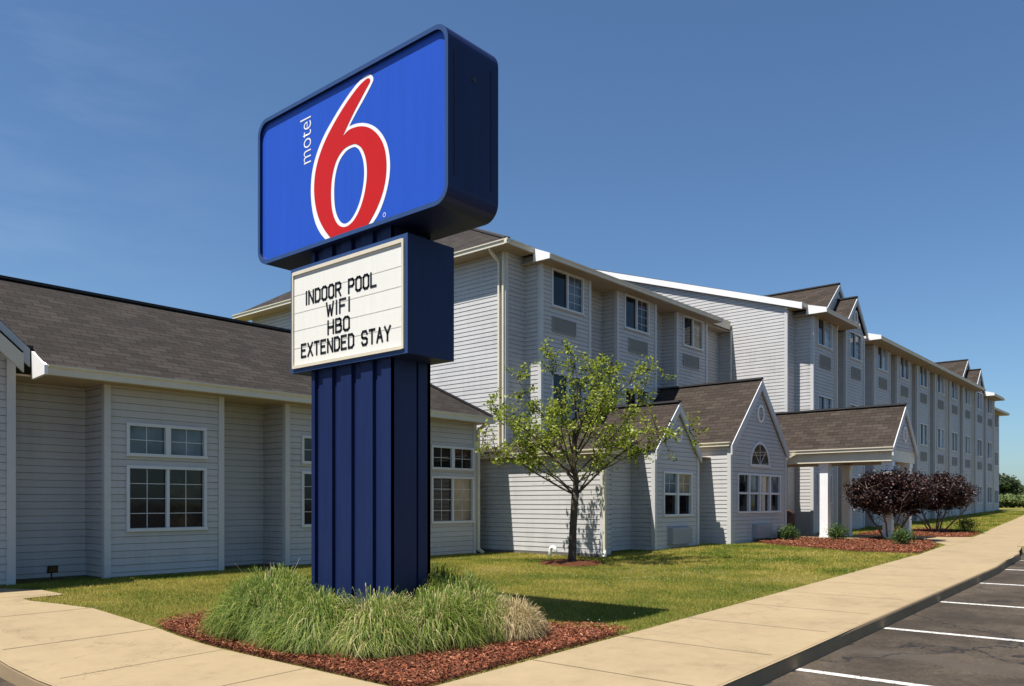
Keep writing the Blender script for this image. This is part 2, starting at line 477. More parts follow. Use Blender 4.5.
# joints
def jointline(mb, p, q, w, dz, n=8):
    p = np.array(p); q = np.array(q); d = (q - p) / np.linalg.norm(q - p); s_ = np.array([-d[1], d[0]]) * w / 2
    for k in range(n):
        a_ = p + (q - p) * k / n; b_ = p + (q - p) * (k + 1) / n
        P = [a_ - s_, b_ - s_, b_ + s_, a_ + s_]
        mb.face([(x, y, float(gz(x, y)) + dz) for x, y in P])
jm = MB()
x = 4.6
for k in range(30):
    xx = 4.6 + 1.55 * k
    y1 = float(np.interp(xx, [p[0] for p in WE], [p[1] for p in WE])); y0 = float(np.interp(xx, [p[0] for p in WK], [p[1] for p in WK]))
    jointline(jm, (xx, y0 + .16), (xx, y1), .012, .017)
for k in range(7): jointline(jm, (2.95, 5.05 + 1.5 * k), (4.58, 5.05 + 1.5 * k), .012, .017)
jointline(jm, (2.8, 3.1), (4.6, 5.05), .012, .017)
tag(jm.build('walk_joints', plain('joint_dirt', (.17, .13, .08), .95, .2)), 'tooled joints across the concrete walk', kind='structure')

# kerb: vertical faces with a rounded nose
def kerb(name, path, out, h=.15, w=.15, label=None, lift=.016):
    mb = MB()
    pts = []
    for i in range(len(path) - 1):
        n = max(1, int(math.dist(path[i], path[i + 1]) / .5))
        for k in range(n): pts.append((lerp(path[i][0], path[i + 1][0], k / n), lerp(path[i][1], path[i + 1][1], k / n)))
    pts.append(path[-1])
    prof = [(w, 0.0), (.03, 0.0), (.008, -.008), (0, -.03), (-.015, -h - .03)]       # inward offset, dz
    rows = []
    for i, p in enumerate(pts):
        a_ = Vector(pts[max(0, i - 1)]); b_ = Vector(pts[min(len(pts) - 1, i + 1)])
        d = (b_ - a_).normalized(); nrm = Vector((-d.y, d.x)) * out
        z = float(gz(p[0], p[1])) + lift
        rows.append([(p[0] + nrm.x * q, p[1] + nrm.y * q, z + dz) for q, dz in prof])
    for i in range(len(rows) - 1):
        for j in range(len(prof) - 1):
            mb.face([rows[i][j], rows[i + 1][j], rows[i + 1][j + 1], rows[i][j + 1]], 1 if j == 0 else 0)
    return tag(mb.build(name, [M['kerb'], M['walk']]), label, kind='structure')
kerb('kerb', KP, 1, label='concrete kerb between sidewalk and parking lot')
kerb('corner_kerb', [(2.8, 16), (2.8, 3.1)], 1, label='concrete kerb left of the corner walk')

pl = MB()
for k, xx in enumerate((7.88, 10.72, 13.5, 16.3, 19.0, 21.7)):
    y1 = float(kerb_y(xx)) - .03
    for j in range(8):
        ya = y1 - j * .65; yb = ya - .65
        z = float(gz(xx, 0)) - .131
        sk = -.0
        pl.face([(xx - .055, ya, float(gz(xx - .055, 0)) - .131), (xx - .055, yb, float(gz(xx - .055, 0)) - .131), (xx + .055, yb, float(gz(xx + .055, 0)) - .131), (xx + .055, ya, float(gz(xx + .055, 0)) - .131)])
tag(pl.build('parking_lines', M['paint']), 'white painted lines of the parking bays', kind='structure')

# parking island
isl = MB()
def prism(mb, poly, z0, z1, m_top=0, m_side=0):
    n = len(poly)
    mb.face([(x, y, z1) for x, y in poly], m_top)
    for i in range(n):
        (x0, y0), (x1, y1) = poly[i], poly[(i + 1) % n]
        mb.face([(x0, y0, z0), (x1, y1, z0), (x1, y1, z1), (x0, y0, z1)], m_side)
prism(isl, [(24.9, -4), (28.6, -4), (28.6, 4.2), (24.9, 3.84)], -.4, .085, 0, 0)
prism(isl, [(25.1, -3.8), (28.4, -3.8), (28.4, 3.95), (25.1, 3.65)], .06, .125, 1, 1)
tag(isl.build('parking_island', [M['walk'], M['mulch']]), 'raised parking island with pale kerb and red mulch', kind='structure')

# mulch beds
def poly_sheet(name, poly, mat, dz, label, kind='stuff', step=.25, bumpy=.03, amp=.05):
    """fan-like grid clipped polygon: rows in y, width by polygon intersection"""
    ys_ = [p[1] for p in poly]; y0, y1 = min(ys_), max(ys_)
    n = max(3, int((y1 - y0) / step)); V = []; F = []; m_ = 24
    for i in range(n + 1):
        y = y0 + 1e-4 + (y1 - y0 - 3.1e-4) * i / n + 1.7e-5
        xs_ = []
        for j in range(len(poly)):
            (xa, ya), (xb, yb) = poly[j], poly[(j + 1) % len(poly)]
            if (ya - y) * (yb - y) < 0: xs_.append(xa + (xb - xa) * (y - ya) / (yb - ya))
        xa, xb = min(xs_), max(xs_)
        w = .05 * math.sin(y * 5.3) * (1 if i not in (0, n) else 0)
        for k in range(m_ + 1):
            t = k / m_; x = xa + w * 0 + (xb - xa) * t
            edge = min(t, 1 - t, i / n, 1 - i / n)
            V.append((x, y, float(gz(x, y)) + dz + (amp * min(1, edge * 6)) + (random.uniform(-bumpy, bumpy) * .5 if edge > 0 else -.03)))
    for i in range(n):
        for k in range(m_):
            a_ = i * (m_ + 1) + k; F.append((a_, a_ + 1, a_ + m_ + 2, a_ + m_ + 1))
    o = cloud_mesh(name, np.array(V), np.array(F), mat)
    o.data.polygons.foreach_set('use_smooth', [True] * len(F))
    tag(o, label, kind=kind)
    return o
bedA = [(4.62, 5.07), (7.95, 5.07), (8.02, 5.4), (7.75, 6.2), (7.8, 7.5), (7.7, 9.6), (6.6, 10.0), (5.1, 9.9), (4.62, 9.7)]
bedB = [(20.4, 5.12), (23.7, 5.47), (26.4, 6.35), (27.9, 7.3), (27.9, 8.2), (25.9, 8.2), (25.9, 10.3), (23.0, 10.34), (22.2, 9.5), (21.3, 8.2), (20.3, 6.6)]
bedC = [(30.4, 6.05), (32.5, 6.15), (35.0, 7.2), (36.0, 8.6), (34.0, 9.8), (29.95, 9.6), (29.95, 6.7)]
poly_sheet('mulch_bed', bedA, M['mulch'], .02, 'red shredded bark mulch in the corner bed under the sign')
poly_sheet('mulch_bed', bedB, M['mulch'], .02, 'red bark mulch bed curving in front of the portico')
poly_sheet('mulch_bed', bedC, M['mulch'], .02, 'red bark mulch bed right of the portico path')
TR = (14.2, 10.5)
poly_sheet('mulch_bed', [(TR[0] + .75 * math.cos(t), TR[1] + .75 * math.sin(t)) for t in np.linspace(0, 2 * math.pi, 17)[:-1]], M['mulch'], .01,
           'ring of red bark mulch round the young tree', step=.12)
def inside(poly, x, y):
    r = np.zeros(len(x), bool)
    for j in range(len(poly)):
        (xa, ya), (xb, yb) = poly[j], poly[(j + 1) % len(poly)]
        c = ((ya > y) != (yb > y)) & (x < (xb - xa) * (y - ya) / (yb - ya + 1e-12) + xa)
        r ^= c
    return r
# bark chips
def chips(name, poly, n, size, label, lift=.065):
    px_ = [p[0] for p in poly]; py_ = [p[1] for p in poly]
    x = rng.uniform(min(px_), max(px_), n * 2); y = rng.uniform(min(py_), max(py_), n * 2)
    k = inside(poly, x, y); x = x[k][:n]; y = y[k][:n]; n = len(x)
    z = gz(x, y) + lift + rng.uniform(-.02, .02, n)
    th = rng.uniform(0, 2 * np.pi, n); tl = rng.normal(0, .35, n); L = rng.uniform(.4, 1.3, n) * size; W = L * rng.uniform(.12, .35, n)
    dx = np.stack([np.cos(th) * np.cos(tl), np.sin(th) * np.cos(tl), np.sin(tl)], 1) * L[:, None] / 2
    sd = np.stack([-np.sin(th), np.cos(th), rng.normal(0, .5, n)], 1) * W[:, None] / 2
    c = np.stack([x, y, z], 1)
    V = np.stack([c - dx - sd, c + dx - sd, c + dx + sd, c - dx + sd], 1).reshape(-1, 3)
    F = np.arange(n * 4).reshape(-1, 4)
    o = cloud_mesh(name, V, F, M['chip'], attr=np.repeat(rng.uniform(0, 1, n), 4))
    tag(o, label, kind='stuff')
M['chip'] = blade_mat('bark_chips', [(0, (.06, .016, .007)), (.45, (.17, .046, .020)), (.85, (.28, .09, .040)), (1, (.42, .20, .11))], .0, rough=.85)
chips('bark_chips', bedA, 60000, .034, 'loose red bark chips on the corner bed')
chips('bark_chips', bedB, 24000, .05, 'loose red bark chips in front of the portico')
chips('bark_chips', bedC, 9000, .055, 'loose red bark chips right of the portico path')

# lawn blades
M['blade'] = blade_mat('grass_blades', [(0, (.05, .105, .010)), (.3, (.15, .215, .022)), (.5, (.33, .31, .05)), (.7, (.50, .41, .10)), (1, (.62, .50, .19))], .45, patch=(.6, .62))
def lawn(name, x0, x1, y0, y1, n, hgt, wid, label):
    x = rng.uniform(x0, x1, n); y = rng.uniform(y0, y1, n)
    k = ~inside(bedA, x, y) & ~inside(bedB, x, y) & ~inside(bedC, x, y)
    k &= y > np.interp(x, [p[0] for p in WE], [p[1] for p in WE]) + rng.normal(0, .02, n)
    k &= x > np.interp(y, [5, 9.6, 11.0, 12.0, 12.25, 12.35, 13.3, 13.9, 15], [4.6, 4.6, 4.45, 4.02, 4.02, 4.6, 4.6, 4.3, 4.3])
    k &= ~((x - TR[0]) ** 2 + (y - TR[1]) ** 2 < .65 ** 2)
    k &= ~((x > 24.2) & (x < 30.3) & (y < 7.2) & (y < 5.3 + (x - 24.2) * .5))
    k &= ~((x > 25.7) & (x < 29.9) & (y > 7.1))
    # building footprints
    k &= ~((x < 15.4) & (y > 14.45) ) & ~((x > 15.93) & (y > 11.55)) & ~((x > 15.93) & (x < 16.3) & (y > 10.85)) & ~((x > 18.2) & (x < 20.6) & (y > 10.83)) & ~((x > 21.5) & (x < 25.6) & (y > 10.33))
    x = x[k]; y = y[k]; n = len(x)
    z = gz(x, y) - .01
    th = rng.uniform(0, 2 * np.pi, n); h = hgt * rng.uniform(.5, 1.25, n); w = wid * rng.uniform(.7, 1.3, n)
    ln = rng.uniform(0, .9, n) * h; la = rng.uniform(0, 2 * np.pi, n)
    b = np.stack([x, y, z], 1); s_ = np.stack([np.cos(th), np.sin(th), 0 * x], 1) * w[:, None] / 2
    t = b + np.stack([np.cos(la) * ln, np.sin(la) * ln, h], 1)
    V = np.stack([b - s_, b + s_, t], 1).reshape(-1, 3)
    F = np.arange(n * 3).reshape(-1, 3)
    # clover heads and dry straw as lighter randoms
    r = rng.beta(2.2, 2.6, n)
    o = cloud_mesh(name, V, F, M['blade'], attr=np.repeat(r, 3))
    tag(o, label, kind='stuff')
lawn('grass', 4.0, 15.0, 5.0, 14.6, 260000, .045, .010, 'short grass blades on the near lawn')
lawn('grass', 15.0, 27.0, 5.0, 14.0, 130000, .05, .02, 'short grass blades on the lawn before the gables')
lawn('grass', 27.0, 62.0, 5.8, 11.9, 70000, .08, .04, 'short grass blades along the far wing')
# clover flowers: small white heads scattered in the lawn
def clover(n):
    x = rng.uniform(8, 18, n); y = rng.uniform(5.3, 9.8, n)
    d = np.sin(x * 1.1) + np.cos(y * 1.7 + x * .4) + rng.normal(0, .6, n)
    k = (d > .4) & ~inside(bedA, x, y); x = x[k]; y = y[k]; n = len(x)
    z = gz(x, y) + rng.uniform(.05, .08, n); s_ = .008
    c = np.stack([x, y, z], 1)
    offs = np.array([[1, 0, 0], [0, 1, 0], [-1, 0, 0], [0, -1, 0], [0, 0, 1], [0, 0, -1]]) * s_
    V = (c[:, None, :] + offs[None]).reshape(-1, 3)
    f = np.array([[0, 1, 4], [1, 2, 4], [2, 3, 4], [3, 0, 4], [1, 0, 5], [2, 1, 5], [3, 2, 5], [0, 3, 5]])
    F = (np.arange(n)[:, None, None] * 6 + f[None]).reshape(-1, 3)
    tag(cloud_mesh('clover_flowers', V, F, plain('clover', (.4, .4, .3), .8, .1)), 'tiny white clover flowers in the lawn', kind='stuff')
clover(900)

# ------------------------------------------------------------------ motel
bld = tag(empty('motel_building', (16, 12, 0)), 'grey vinyl sided motel with one-storey wings, a portico and a long three-storey wing', 'building')

def xf(k):
    return lambda u, v, z: (u * k, v * k, H + (z - H) * k)

class Siding:
    def __init__(s, lap=.115, slot=.008): s.mb = MB(); s.base = MB(); s.lap = lap; s.slot = slot
    def wall(s, p0, p1, z0, z1, openings=(), top=None, foundation=True):
        """p0->p1 with the outside on the right hand; openings (s0,s1,z0,z1); top = convex polyline [(s,z)..]"""
        p0 = Vector(p0); p1 = Vector(p1); L = (p1 - p0).length; d = (p1 - p0) / L; n = Vector((d.y, -d.x))
        if foundation:
            s.base.obox(p0, d, n, 0, L, -.02, .004, z0 - .5, z0 + .02)
        zmax = max(z for _, z in top) if top else z1
        zb = {z0, zmax}
        k = math.ceil(z0 / s.lap)
        while k * s.lap < zmax: zb.add(k * s.lap); k += 1
        for o_ in openings: zb.update((o_[2], o_[3]))
        if top: zb.update(z for _, z in top if z > z0)
        zb = sorted(z for z in zb if z0 <= z <= zmax)
        def off(z, upper):
            f = (z / s.lap) % 1
            if upper and f < 1e-6: f = 1.0
            if not upper and f > 1 - 1e-6: f = 0.0
            return .010 * (1 - f) + .001
        def span(z):
            if not top: return 0, L
            xs_ = []
            for (a_, za), (b_, zb_) in zip(top[:-1], top[1:]):
                if (za - z) * (zb_ - z) <= 0 and za != zb_: xs_.append(a_ + (b_ - a_) * (z - za) / (zb_ - za))
            lo = 0 if top[0][1] >= z else min(xs_); hi = L if top[-1][1] >= z else max(xs_)
            return lo, hi
        def P(s_, z, o_): return (p0.x + d.x * s_ + n.x * o_, p0.y + d.y * s_ + n.y * o_, z)
        for za, zc in zip(zb[:-1], zb[1:]):
            if zc - za < 1e-5: continue
            zm = (za + zc) / 2
            cuts = sorted((o_[0], o_[1]) for o_ in openings if o_[2] < zm < o_[3])
            a0, a1 = span(za + 1e-6); b0, b1 = span(zc - 1e-6)
            o0, o1 = off(za, False), off(zc, True)
            zlo = za + s.slot if (abs((za / s.lap) % 1) < 1e-6 or abs((za / s.lap) % 1) > 1 - 1e-6) and za > z0 + 1e-6 and zc - za > s.slot * 1.5 else za
            segs = []; lo = None
            cur0, cur1 = a0, b0
            for c0, c1 in cuts:
                segs.append((cur0, c0, cur1, c0)); cur0 = cur1 = c1
            segs.append((cur0, a1, cur1, b1))
            for (x0, x1, y0, y1) in segs:
                s.mb.face([P(x0, zlo, o0), P(x1, zlo, o0), P(y1, zc, o1), P(y0, zc, o1)])
                if abs((zc / s.lap) % 1) < 1e-6 or abs((zc / s.lap) % 1) > 1 - 1e-6:
                    # shadow slot under the butt edge of the next board
                    q0 = y0 - (.03 if y0 < 1e-4 else 0); q1 = y1 + (.03 if y1 > L - 1e-4 else 0)
                    s.mb.face([P(y0, zc, o1), P(y1, zc, o1), P(q1, zc + .001, -.025), P(q0, zc + .001, -.025)])
                    s.mb.face([P(q0, zc - .01, -.025), P(q1, zc - .01, -.025), P(q1, zc + s.slot + .02, -.025), P(q0, zc + s.slot + .02, -.025)])
                    s.mb.face([P(q0, zc + s.slot, -.025), P(q1, zc + s.slot, -.025), P(y1, zc + s.slot, .0105), P(y0, zc + s.slot, .0105)])
    def build(s, label):
        o = s.mb.build('siding_wall', M['siding'], bld); o['label'] = label
        s.base.build('foundation', M['concrete_base'], bld)

def corner(x, y, dx, dy, z0, z1, w=.085):
    """corner board on an outside corner; dx,dy = directions in which the two wall faces run"""
    t = .028
    # board on the face running along x (faces -y or +y) and on the face running along y
    x0, x1 = sorted((x, x + dx * w)); y0, y1 = sorted((y, y + dy * w))
    xo = x - dx * t; yo = y - dy * t
    mb = MB(); ax0, ax1 = min(xo, x1, x0), max(xo, x1, x0); bx0, bx1 = min(x, xo), max(x, xo)
    # one L-shaped extrusion
    sx = 1 if dx > 0 else -1; sy = 1 if dy > 0 else -1
    L = [(xo, yo), (x + dx * w, yo), (x + dx * w, y), (x, y), (x, y + dy * w), (xo, y + dy * w)]
    prism(mb, L, z0, z1)
    mb.build('corner_board', M['trim'], bld)

WIN = []
def window(p0, p1, s0, s1, z0, z1, cols=2, style='slider', label=None, fw=.055, mw=.03):
    """white vinyl window in wall p0->p1; the frame is the part, panes and bars are sub-parts"""
    p0 = Vector(p0); p1 = Vector(p1); d = (p1 - p0).normalized(); n = Vector((d.y, -d.x))
    fr = MB(); t0, t1 = -.08, .035
    fr.obox(p0, d, n, s0 - fw, s1 + fw, t0, t1, z1, z1 + fw)
    fr.obox(p0, d, n, s0 - fw - .01, s1 + fw + .01, t0, t1 + .02, z0 - fw, z0)
    fr.obox(p0, d, n, s0 - fw, s0, t0, t1, z0, z1)
    fr.obox(p0, d, n, s1, s1 + fw, t0, t1, z0, z1)
    sm = (s0 + s1) / 2
    edges = [s0]
    if style == 'slider': fr.obox(p0, d, n, sm - mw, sm + mw, t0, t1 - .015, z0, z1); divs = [(s0, sm - mw), (sm + mw, s1)]
    elif style == 'double':                                  # two separate units with a wide mull
        fr.obox(p0, d, n, sm - .05, sm + .05, t0, t1 - .004, z0, z1); divs = [(s0, sm - .05), (sm + .05, s1)]
    elif style == 'four':
        divs = []; w = (s1 - s0) / 4
        for k in range(4):
            a_ = s0 + k * w + (.045 if k else 0); b_ = s0 + (k + 1) * w - (.045 if k < 3 else 0); divs.append((a_, b_))
            if k < 3: fr.obox(p0, d, n, s0 + (k + 1) * w - .045, s0 + (k + 1) * w + .045, t0, t1 - .006, z0, z1)
    w_ = fr.build('window', M['frame'], bld, label=label)
    zm = (z0 + z1) / 2
    if style == 'four' or style == 'hung':
        if style == 'hung':
            divs = [(s0, sm - .045), (sm + .045, s1)]
            fx = MB(); fx.obox(p0, d, n, sm - .045, sm + .045, t0, t1 - .006, z0, z1); fx.build('mullion', M['frame'], w_)
        rl = MB()
        for a_, b_ in divs: rl.obox(p0, d, n, a_, b_, t0, .012, zm - .03, zm + .03)
        rl.build('meeting_rail', M['frame'], w_)
    return w_, p0, d, n, divs
def panes(info, z0, z1, mats, muntin=None, tt=-.035):
    w_, p0, d, n, divs = info
    for i, (a_, b_) in enumerate(divs):
        g = MB(); g.obox(p0, d, n, a_, b_, tt - .01, tt, z0, z1)
        g.build('pane', mats[i % len(mats)], w_)
        if muntin and muntin[i % len(muntin)]:
            mc, mr = muntin[i % len(muntin)]
            q = MB()
            for c in range(1, mc): 
                x_ = a_ + (b_ - a_) * c / mc; q.obox(p0, d, n, x_ - .006, x_ + .006, tt + .001, tt + .008, z0, z1)
            for r_ in range(1, mr):
                z_ = z0 + (z1 - z0) * r_ / mr; q.obox(p0, d, n, a_, b_, tt + .002, tt + .009, z_ - .006, z_ + .006)
            if q.f: q.build('muntins', M['frame'], w_)

def ac_grille(p0, p1, s0, s1, z0, z1, boxy=False):
    p0 = Vector(p0); p1 = Vector(p1); d = (p1 - p0).normalized(); n = Vector((d.y, -d.x))
    m_ = MB()
    if boxy:
        m_.obox(p0, d, n, s0, s1, 0, .16, z0, z1)
        m_.obox(p0, d, n, s0 - .03, s1 + .03, 0, .03, z0 - .03, z1 + .03)
        g = m_.build('air_conditioner', M['acbox'], bld)
        q = MB()
        for k in range(9):
            z_ = lerp(z0 + .04, z1 - .05, k / 8); q.obox(p0, d, n, s0 + .03, s1 - .03, .16, .168, z_, z_ + .018)
        q.build('louvres', M['acbox'], g)
    else:
        m_.obox(p0, d, n, s0, s1, .001, .02, z0, z1)
        t = .03
        m_.obox(p0, d, n, s0, s1, 0.02, .045, z1 - t, z1); m_.obox(p0, d, n, s0, s1, 0.02, .045, z0, z0 + t)
        m_.obox(p0, d, n, s0, s0 + t, 0.02, .045, z0 + t, z1 - t); m_.obox(p0, d, n, s1 - t, s1, 0.02, .045, z0 + t, z1 - t)
        g = m_.build('air_conditioner_grille', M['grille'], bld)
        q = MB()
        for k in range(1, 14):
            z_ = lerp(z0 + t, z1 - t, k / 14); q.obox(p0, d, n, s0 + t, s1 - t, .02, .036, z_ - .006, z_ + .006)
        q.build('louvres', M['grille'], g)
    return g

def roof(name, polys, mat='shingle', th=.07, label=None, parent=None):
    """polys: planar point lists; first edge of each = eave. UV = (along the eave, up the slope)"""
    mb = MB()
    for P in polys:
        P = [Vector(p) for p in P]
        e = (P[1] - P[0]).normalized(); nn = (P[1] - P[0]).cross(P[2] - P[0]).normalized()
        if nn.z < 0: nn = -nn
        up = nn.cross(e)
        if up.z < 0: up = -up
        uv = [((p - P[0]).dot(e) + 50, (p - P[0]).dot(up) + 50) for p in P]
        mb.face(P, 0, uv)
        dn = Vector((0, 0, -th)); Q = [p + dn for p in P]
        mb.face(Q[::-1], 1, [(0, 0)] * len(Q))
        for i in range(len(P)):
            j = (i + 1) % len(P)
            mb.face([P[i], P[j], Q[j], Q[i]], 1, [(0, 0)] * 4)
    return mb.build(name, [M[mat], M['ridge']], parent or bld, label=label)

def ridge_cap(pts, w=.16, parent=None):
    m_ = MB()
    for p, q in zip(pts[:-1], pts[1:]): m_.beam(Vector(p) + Vector((0, 0, .02)), Vector(q) + Vector((0, 0, .02)), w, .05)
    m_.build('ridge_cap', M['ridge'], parent or bld)

def gutter(p0, p1, out, mat='gutter', h=.13, w=.12, soff=None, parent=None):
    """p0,p1 = outer top edge; out = outward horizontal dir"""
    p0 = Vector(p0); p1 = Vector(p1); o_ = Vector((out[0], out[1], 0))
    prof = [(0, 0), (-.002, -.03), (-.028, -.06), (-.03, -h), (-w, -h), (-w, 0), (-w + .015, -.01), (-.015, -.01)]
    m_ = MB(); A = [p0 + o_ * a_ + Vector((0, 0, b_)) for a_, b_ in prof]; B = [p1 + o_ * a_ + Vector((0, 0, b_)) for a_, b_ in prof]
    k = len(prof)
    for i in range(k): j = (i + 1) % k; m_.face([A[i], B[i], B[j], A[j]])
    m_.face(A); m_.face(B[::-1])
    return m_.build('gutter', M[mat], parent or bld)

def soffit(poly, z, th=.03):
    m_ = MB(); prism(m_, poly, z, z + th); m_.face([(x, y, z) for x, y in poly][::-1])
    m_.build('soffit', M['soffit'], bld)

def downspout(pts, w=.075, mat='gutter'):
    m_ = MB()
    pts = [Vector(p) for p in pts]
    for p, q in zip(pts[:-1], pts[1:]):
        dd = (q - p).normalized(); side = (1, 0, 0) if abs(dd.x) < .5 else (0, 1, 0)
        m_.beam(p, q, w, w * .8, 0, side)
    m_.build('downspout', M[mat], bld)

def rake_boards(a_, b_, c_, n, th=.17, proud=.03, mat='rake', drop=.08):
    """fascia along a gable: a_ left eave, b_ apex, c_ right eave (3d); n = outward dir"""
    n = Vector((n[0], n[1], 0)); m_ = MB(); a_ = Vector(a_); b_ = Vector(b_); c_ = Vector(c_)
    dn = Vector((0, 0, -th / max(.5, math.cos(math.atan2(abs(b_.z - a_.z), (b_ - a_).xy.length)))))
    top = Vector((0, 0, -drop * .5))
    for p, q in ((a_, b_), (b_, c_)):
        P = [p + top, q + top, q + top + dn, p + top + dn]
        F_ = [x + n * proud for x in P]; B_ = [x - n * .02 for x in P]
        m_.hexa([B_[3], B_[2], F_[2], F_[3], B_[0], B_[1], F_[1], F_[0]])
    return m_.build('rake_board', M[mat], bld)

def vent(cx, y, cz, rx=.23, rz=.27):
    """oval louvred gable vent facing -y"""
    m_ = MB(); n = 28; ring0 = []; ring1 = []
    for t in range(n):
        a_ = 2 * math.pi * t / n; ring0.append((math.cos(a_), math.sin(a_)))
    for i in range(n):
        a_, b_ = ring0[i], ring0[(i + 1) % n]
        def Q(c, s_, yy): return (cx + c[0] * rx * s_, yy, cz + c[1] * rz * s_)
        m_.face([Q(a_, 1, y - .045), Q(b_, 1, y - .045), Q(b_, .78, y - .045), Q(a_, .78, y - .045)])
        m_.face([Q(a_, 1, y), Q(b_, 1, y), Q(b_, 1, y - .045), Q(a_, 1, y - .045)])
        m_.face([Q(a_, .78, y - .045), Q(b_, .78, y - .045), Q(b_, .78, y - .015), Q(a_, .78, y - .015)])
    v_ = m_.build('gable_vent', M['white'], bld)
    q = MB()
    for k in range(7):
        z_ = lerp(-.7, .7, k / 6); w = .78 * math.sqrt(max(0, 1 - (z_ / .8) ** 2))
        if w > .1: q.beam((cx - w * rx, y - .03, cz + z_ * rz), (cx + w * rx, y - .03, cz + z_ * rz), .03, .012, 0, (0, .8, .5))
    q.build('louvres', M['white'], v_)

# ---- long one-storey pool wing, left
T = xf(1.08)
S1 = Siding(.124)
VF, VR = 13.42 * 1.08, 14.19 * 1.08
zE = T(0, 0, 3.13)[2]; z0 = -.07
bays = [(5.60, 7.63), (8.95, 10.98), (12.30, 14.23)]
X = [(a_ * 1.08, b_ * 1.08) for a_, b_ in bays]
gx = 4.28 * 1.08
def win_left(p0, p1, ox, tan=False):
    zz = [T(0, 0, q)[2] for q in (.80, 1.79, 2.04, 2.49)]
    L0 = (.35 + ox) * 1.08; L1 = (1.70 + ox) * 1.08
    a_ = window(p0, p1, L0 + .03, L1 - .03, zz[0], zz[1], style='slider', label='wide lower sliding window with grid')
    panes(a_, zz[0], zz[1], [M['dark'], M['tan'] if tan else M['painted_reflect']], [(2, 4), (2, 4)])
    b_ = window(p0, p1, L0 + .03, L1 - .03, zz[2], zz[3], style='double', label='short upper transom window pair')
    panes(b_, zz[2], zz[3], [M['curtain'] if not tan else M['dark'], M['curtain'] if not tan else M['painted_reflect']], [(2, 2), (2, 2)])
    return [(L0 + .03, L1 - .03, zz[0], zz[1]), (L0 + .03, L1 - .03, zz[2], zz[3])]
ops = win_left((X[0][0], VF), (X[0][1], VF), 0)
S1.wall((gx, VF), (gx, VR), z0, zE + .05)
S1.wall((gx, VR), (X[0][0], VR), z0, zE + .05)
for i, (a_, b_) in enumerate(X):
    if i: ops = win_left((a_, VF), (b_, VF), .02 if i == 1 else .14, i == 2)
    S1.wall((a_, VR), (a_, VF), z0, zE + .05)
    S1.wall((a_, VF), (b_, VF), z0, zE + .05, ops)
    nxt = X[i + 1][0] if i < 2 else None
    if nxt:
        S1.wall((b_, VF), (b_, VR), z0, zE + .05); S1.wall((b_, VR), (nxt, VR), z0, zE + .05)
    else: S1.wall((b_, VF), (b_, 24), z0, zE + .05)
    corner(a_, VF, 1, 1, z0 - .1, zE); corner(b_, VF, -1, 1, z0 - .1, zE)
# left front gable of the pool wing
gw = 2.25; gc = gx - gw + .05; gp = .9
S1.wall((gc - gw, VF), (gx, VF), z0, 0, top=[(0, 3.45), (gw, 3.45 + gp * gw - .1), (2 * gw - .05, 3.45)])
S1.wall((gc - gw, 24), (gc - gw, VF), z0, zE + .3)
corner(gx, VF, -1, 1, z0 - .1, 3.5, .1)
S1.build('siding of the left one-storey wing')
gC = (4.69, 3.65); gB = (gc, 3.65 + gp * (4.69 - gc)); gA = (2 * gc - 4.69, 3.65)
yg0, yg1 = VF - .5, 19.0
roof('gable_roof', [[(gC[0], yg0, gC[1]), (gC[0], yg1, gC[1]), (gB[0], yg1, gB[1]), (gB[0], yg0, gB[1])],
                    [(2 * gB[0] - gC[0], yg1, gC[1]), (2 * gB[0] - gC[0], yg0, gC[1]), (gB[0], yg0, gB[1]), (gB[0], yg1, gB[1])]], 'shingle', .04, 'roof of the gable at the left edge')
rake_boards((2 * gB[0] - gC[0], yg0, gC[1]), (gB[0], yg0, gB[1]), (gC[0], yg0, gC[1]), (0, -1), .205, .03, 'rake', .05)
rake_boards((2 * gB[0] - gC[0] + .16, yg0 - .22, gC[1] - .14), (gB[0], yg0 - .22, gB[1] - .30), (gC[0] - .16, yg0 - .22, gC[1] - .14), (0, -1), .20, .03, 'gutter', .04)
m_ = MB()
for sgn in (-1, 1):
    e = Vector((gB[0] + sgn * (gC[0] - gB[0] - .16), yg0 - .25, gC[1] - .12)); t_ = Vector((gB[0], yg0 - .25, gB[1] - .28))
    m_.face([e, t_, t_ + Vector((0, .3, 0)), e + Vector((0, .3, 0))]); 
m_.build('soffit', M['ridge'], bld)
# main roof of the pool wing (hip at the right end)
zr0 = T(0, 0, 3.27)[2]; eu0, eu1 = 4.93, 14.42 * 1.08; ev = 13.0 * 1.08
rv, rz_ = 15.5 * 1.08, T(0, 0, 5.02)[2]; bv = rv + (rv - ev); ru = 11.95 * 1.08
Lx = -4
sl0 = (rz_ - zr0) / (rv - ev); ev2 = 14.54; z2_ = zr0 + sl0 * (ev2 - ev)
roof('hip_roof', [[(Lx, ev2, z2_), (eu0, ev2, z2_), (ru, rv, rz_), (Lx, rv, rz_)], [(eu0, ev, zr0), (eu1, ev, zr0), (ru, rv, rz_), (eu0, ev2, z2_)],
              [(eu1, ev, zr0), (eu1, bv, zr0), (ru, rv, rz_)],
              [(eu1, bv, zr0), (Lx, bv, zr0), (Lx, rv, rz_), (ru, rv, rz_)]], 'shingle', .05, 'dark shingle roof of the left wing')
ridge_cap([(Lx, rv, rz_), (ru, rv, rz_), (eu1, ev, zr0)], .14)
gutter((eu0 + .03, ev - .06, zr0 - .005), (eu1 + .05, ev - .06, zr0 - .005), (0, -1), h=.16, w=.14)
gutter((eu1 + .06, ev - .05, zr0 - .005), (eu1 + .06, bv, zr0 - .005), (1, 0), h=.16, w=.14)
m_ = MB(); yy0, yy1 = ev - .06, ev + .50                                  # boxed eave return, lit by the sun
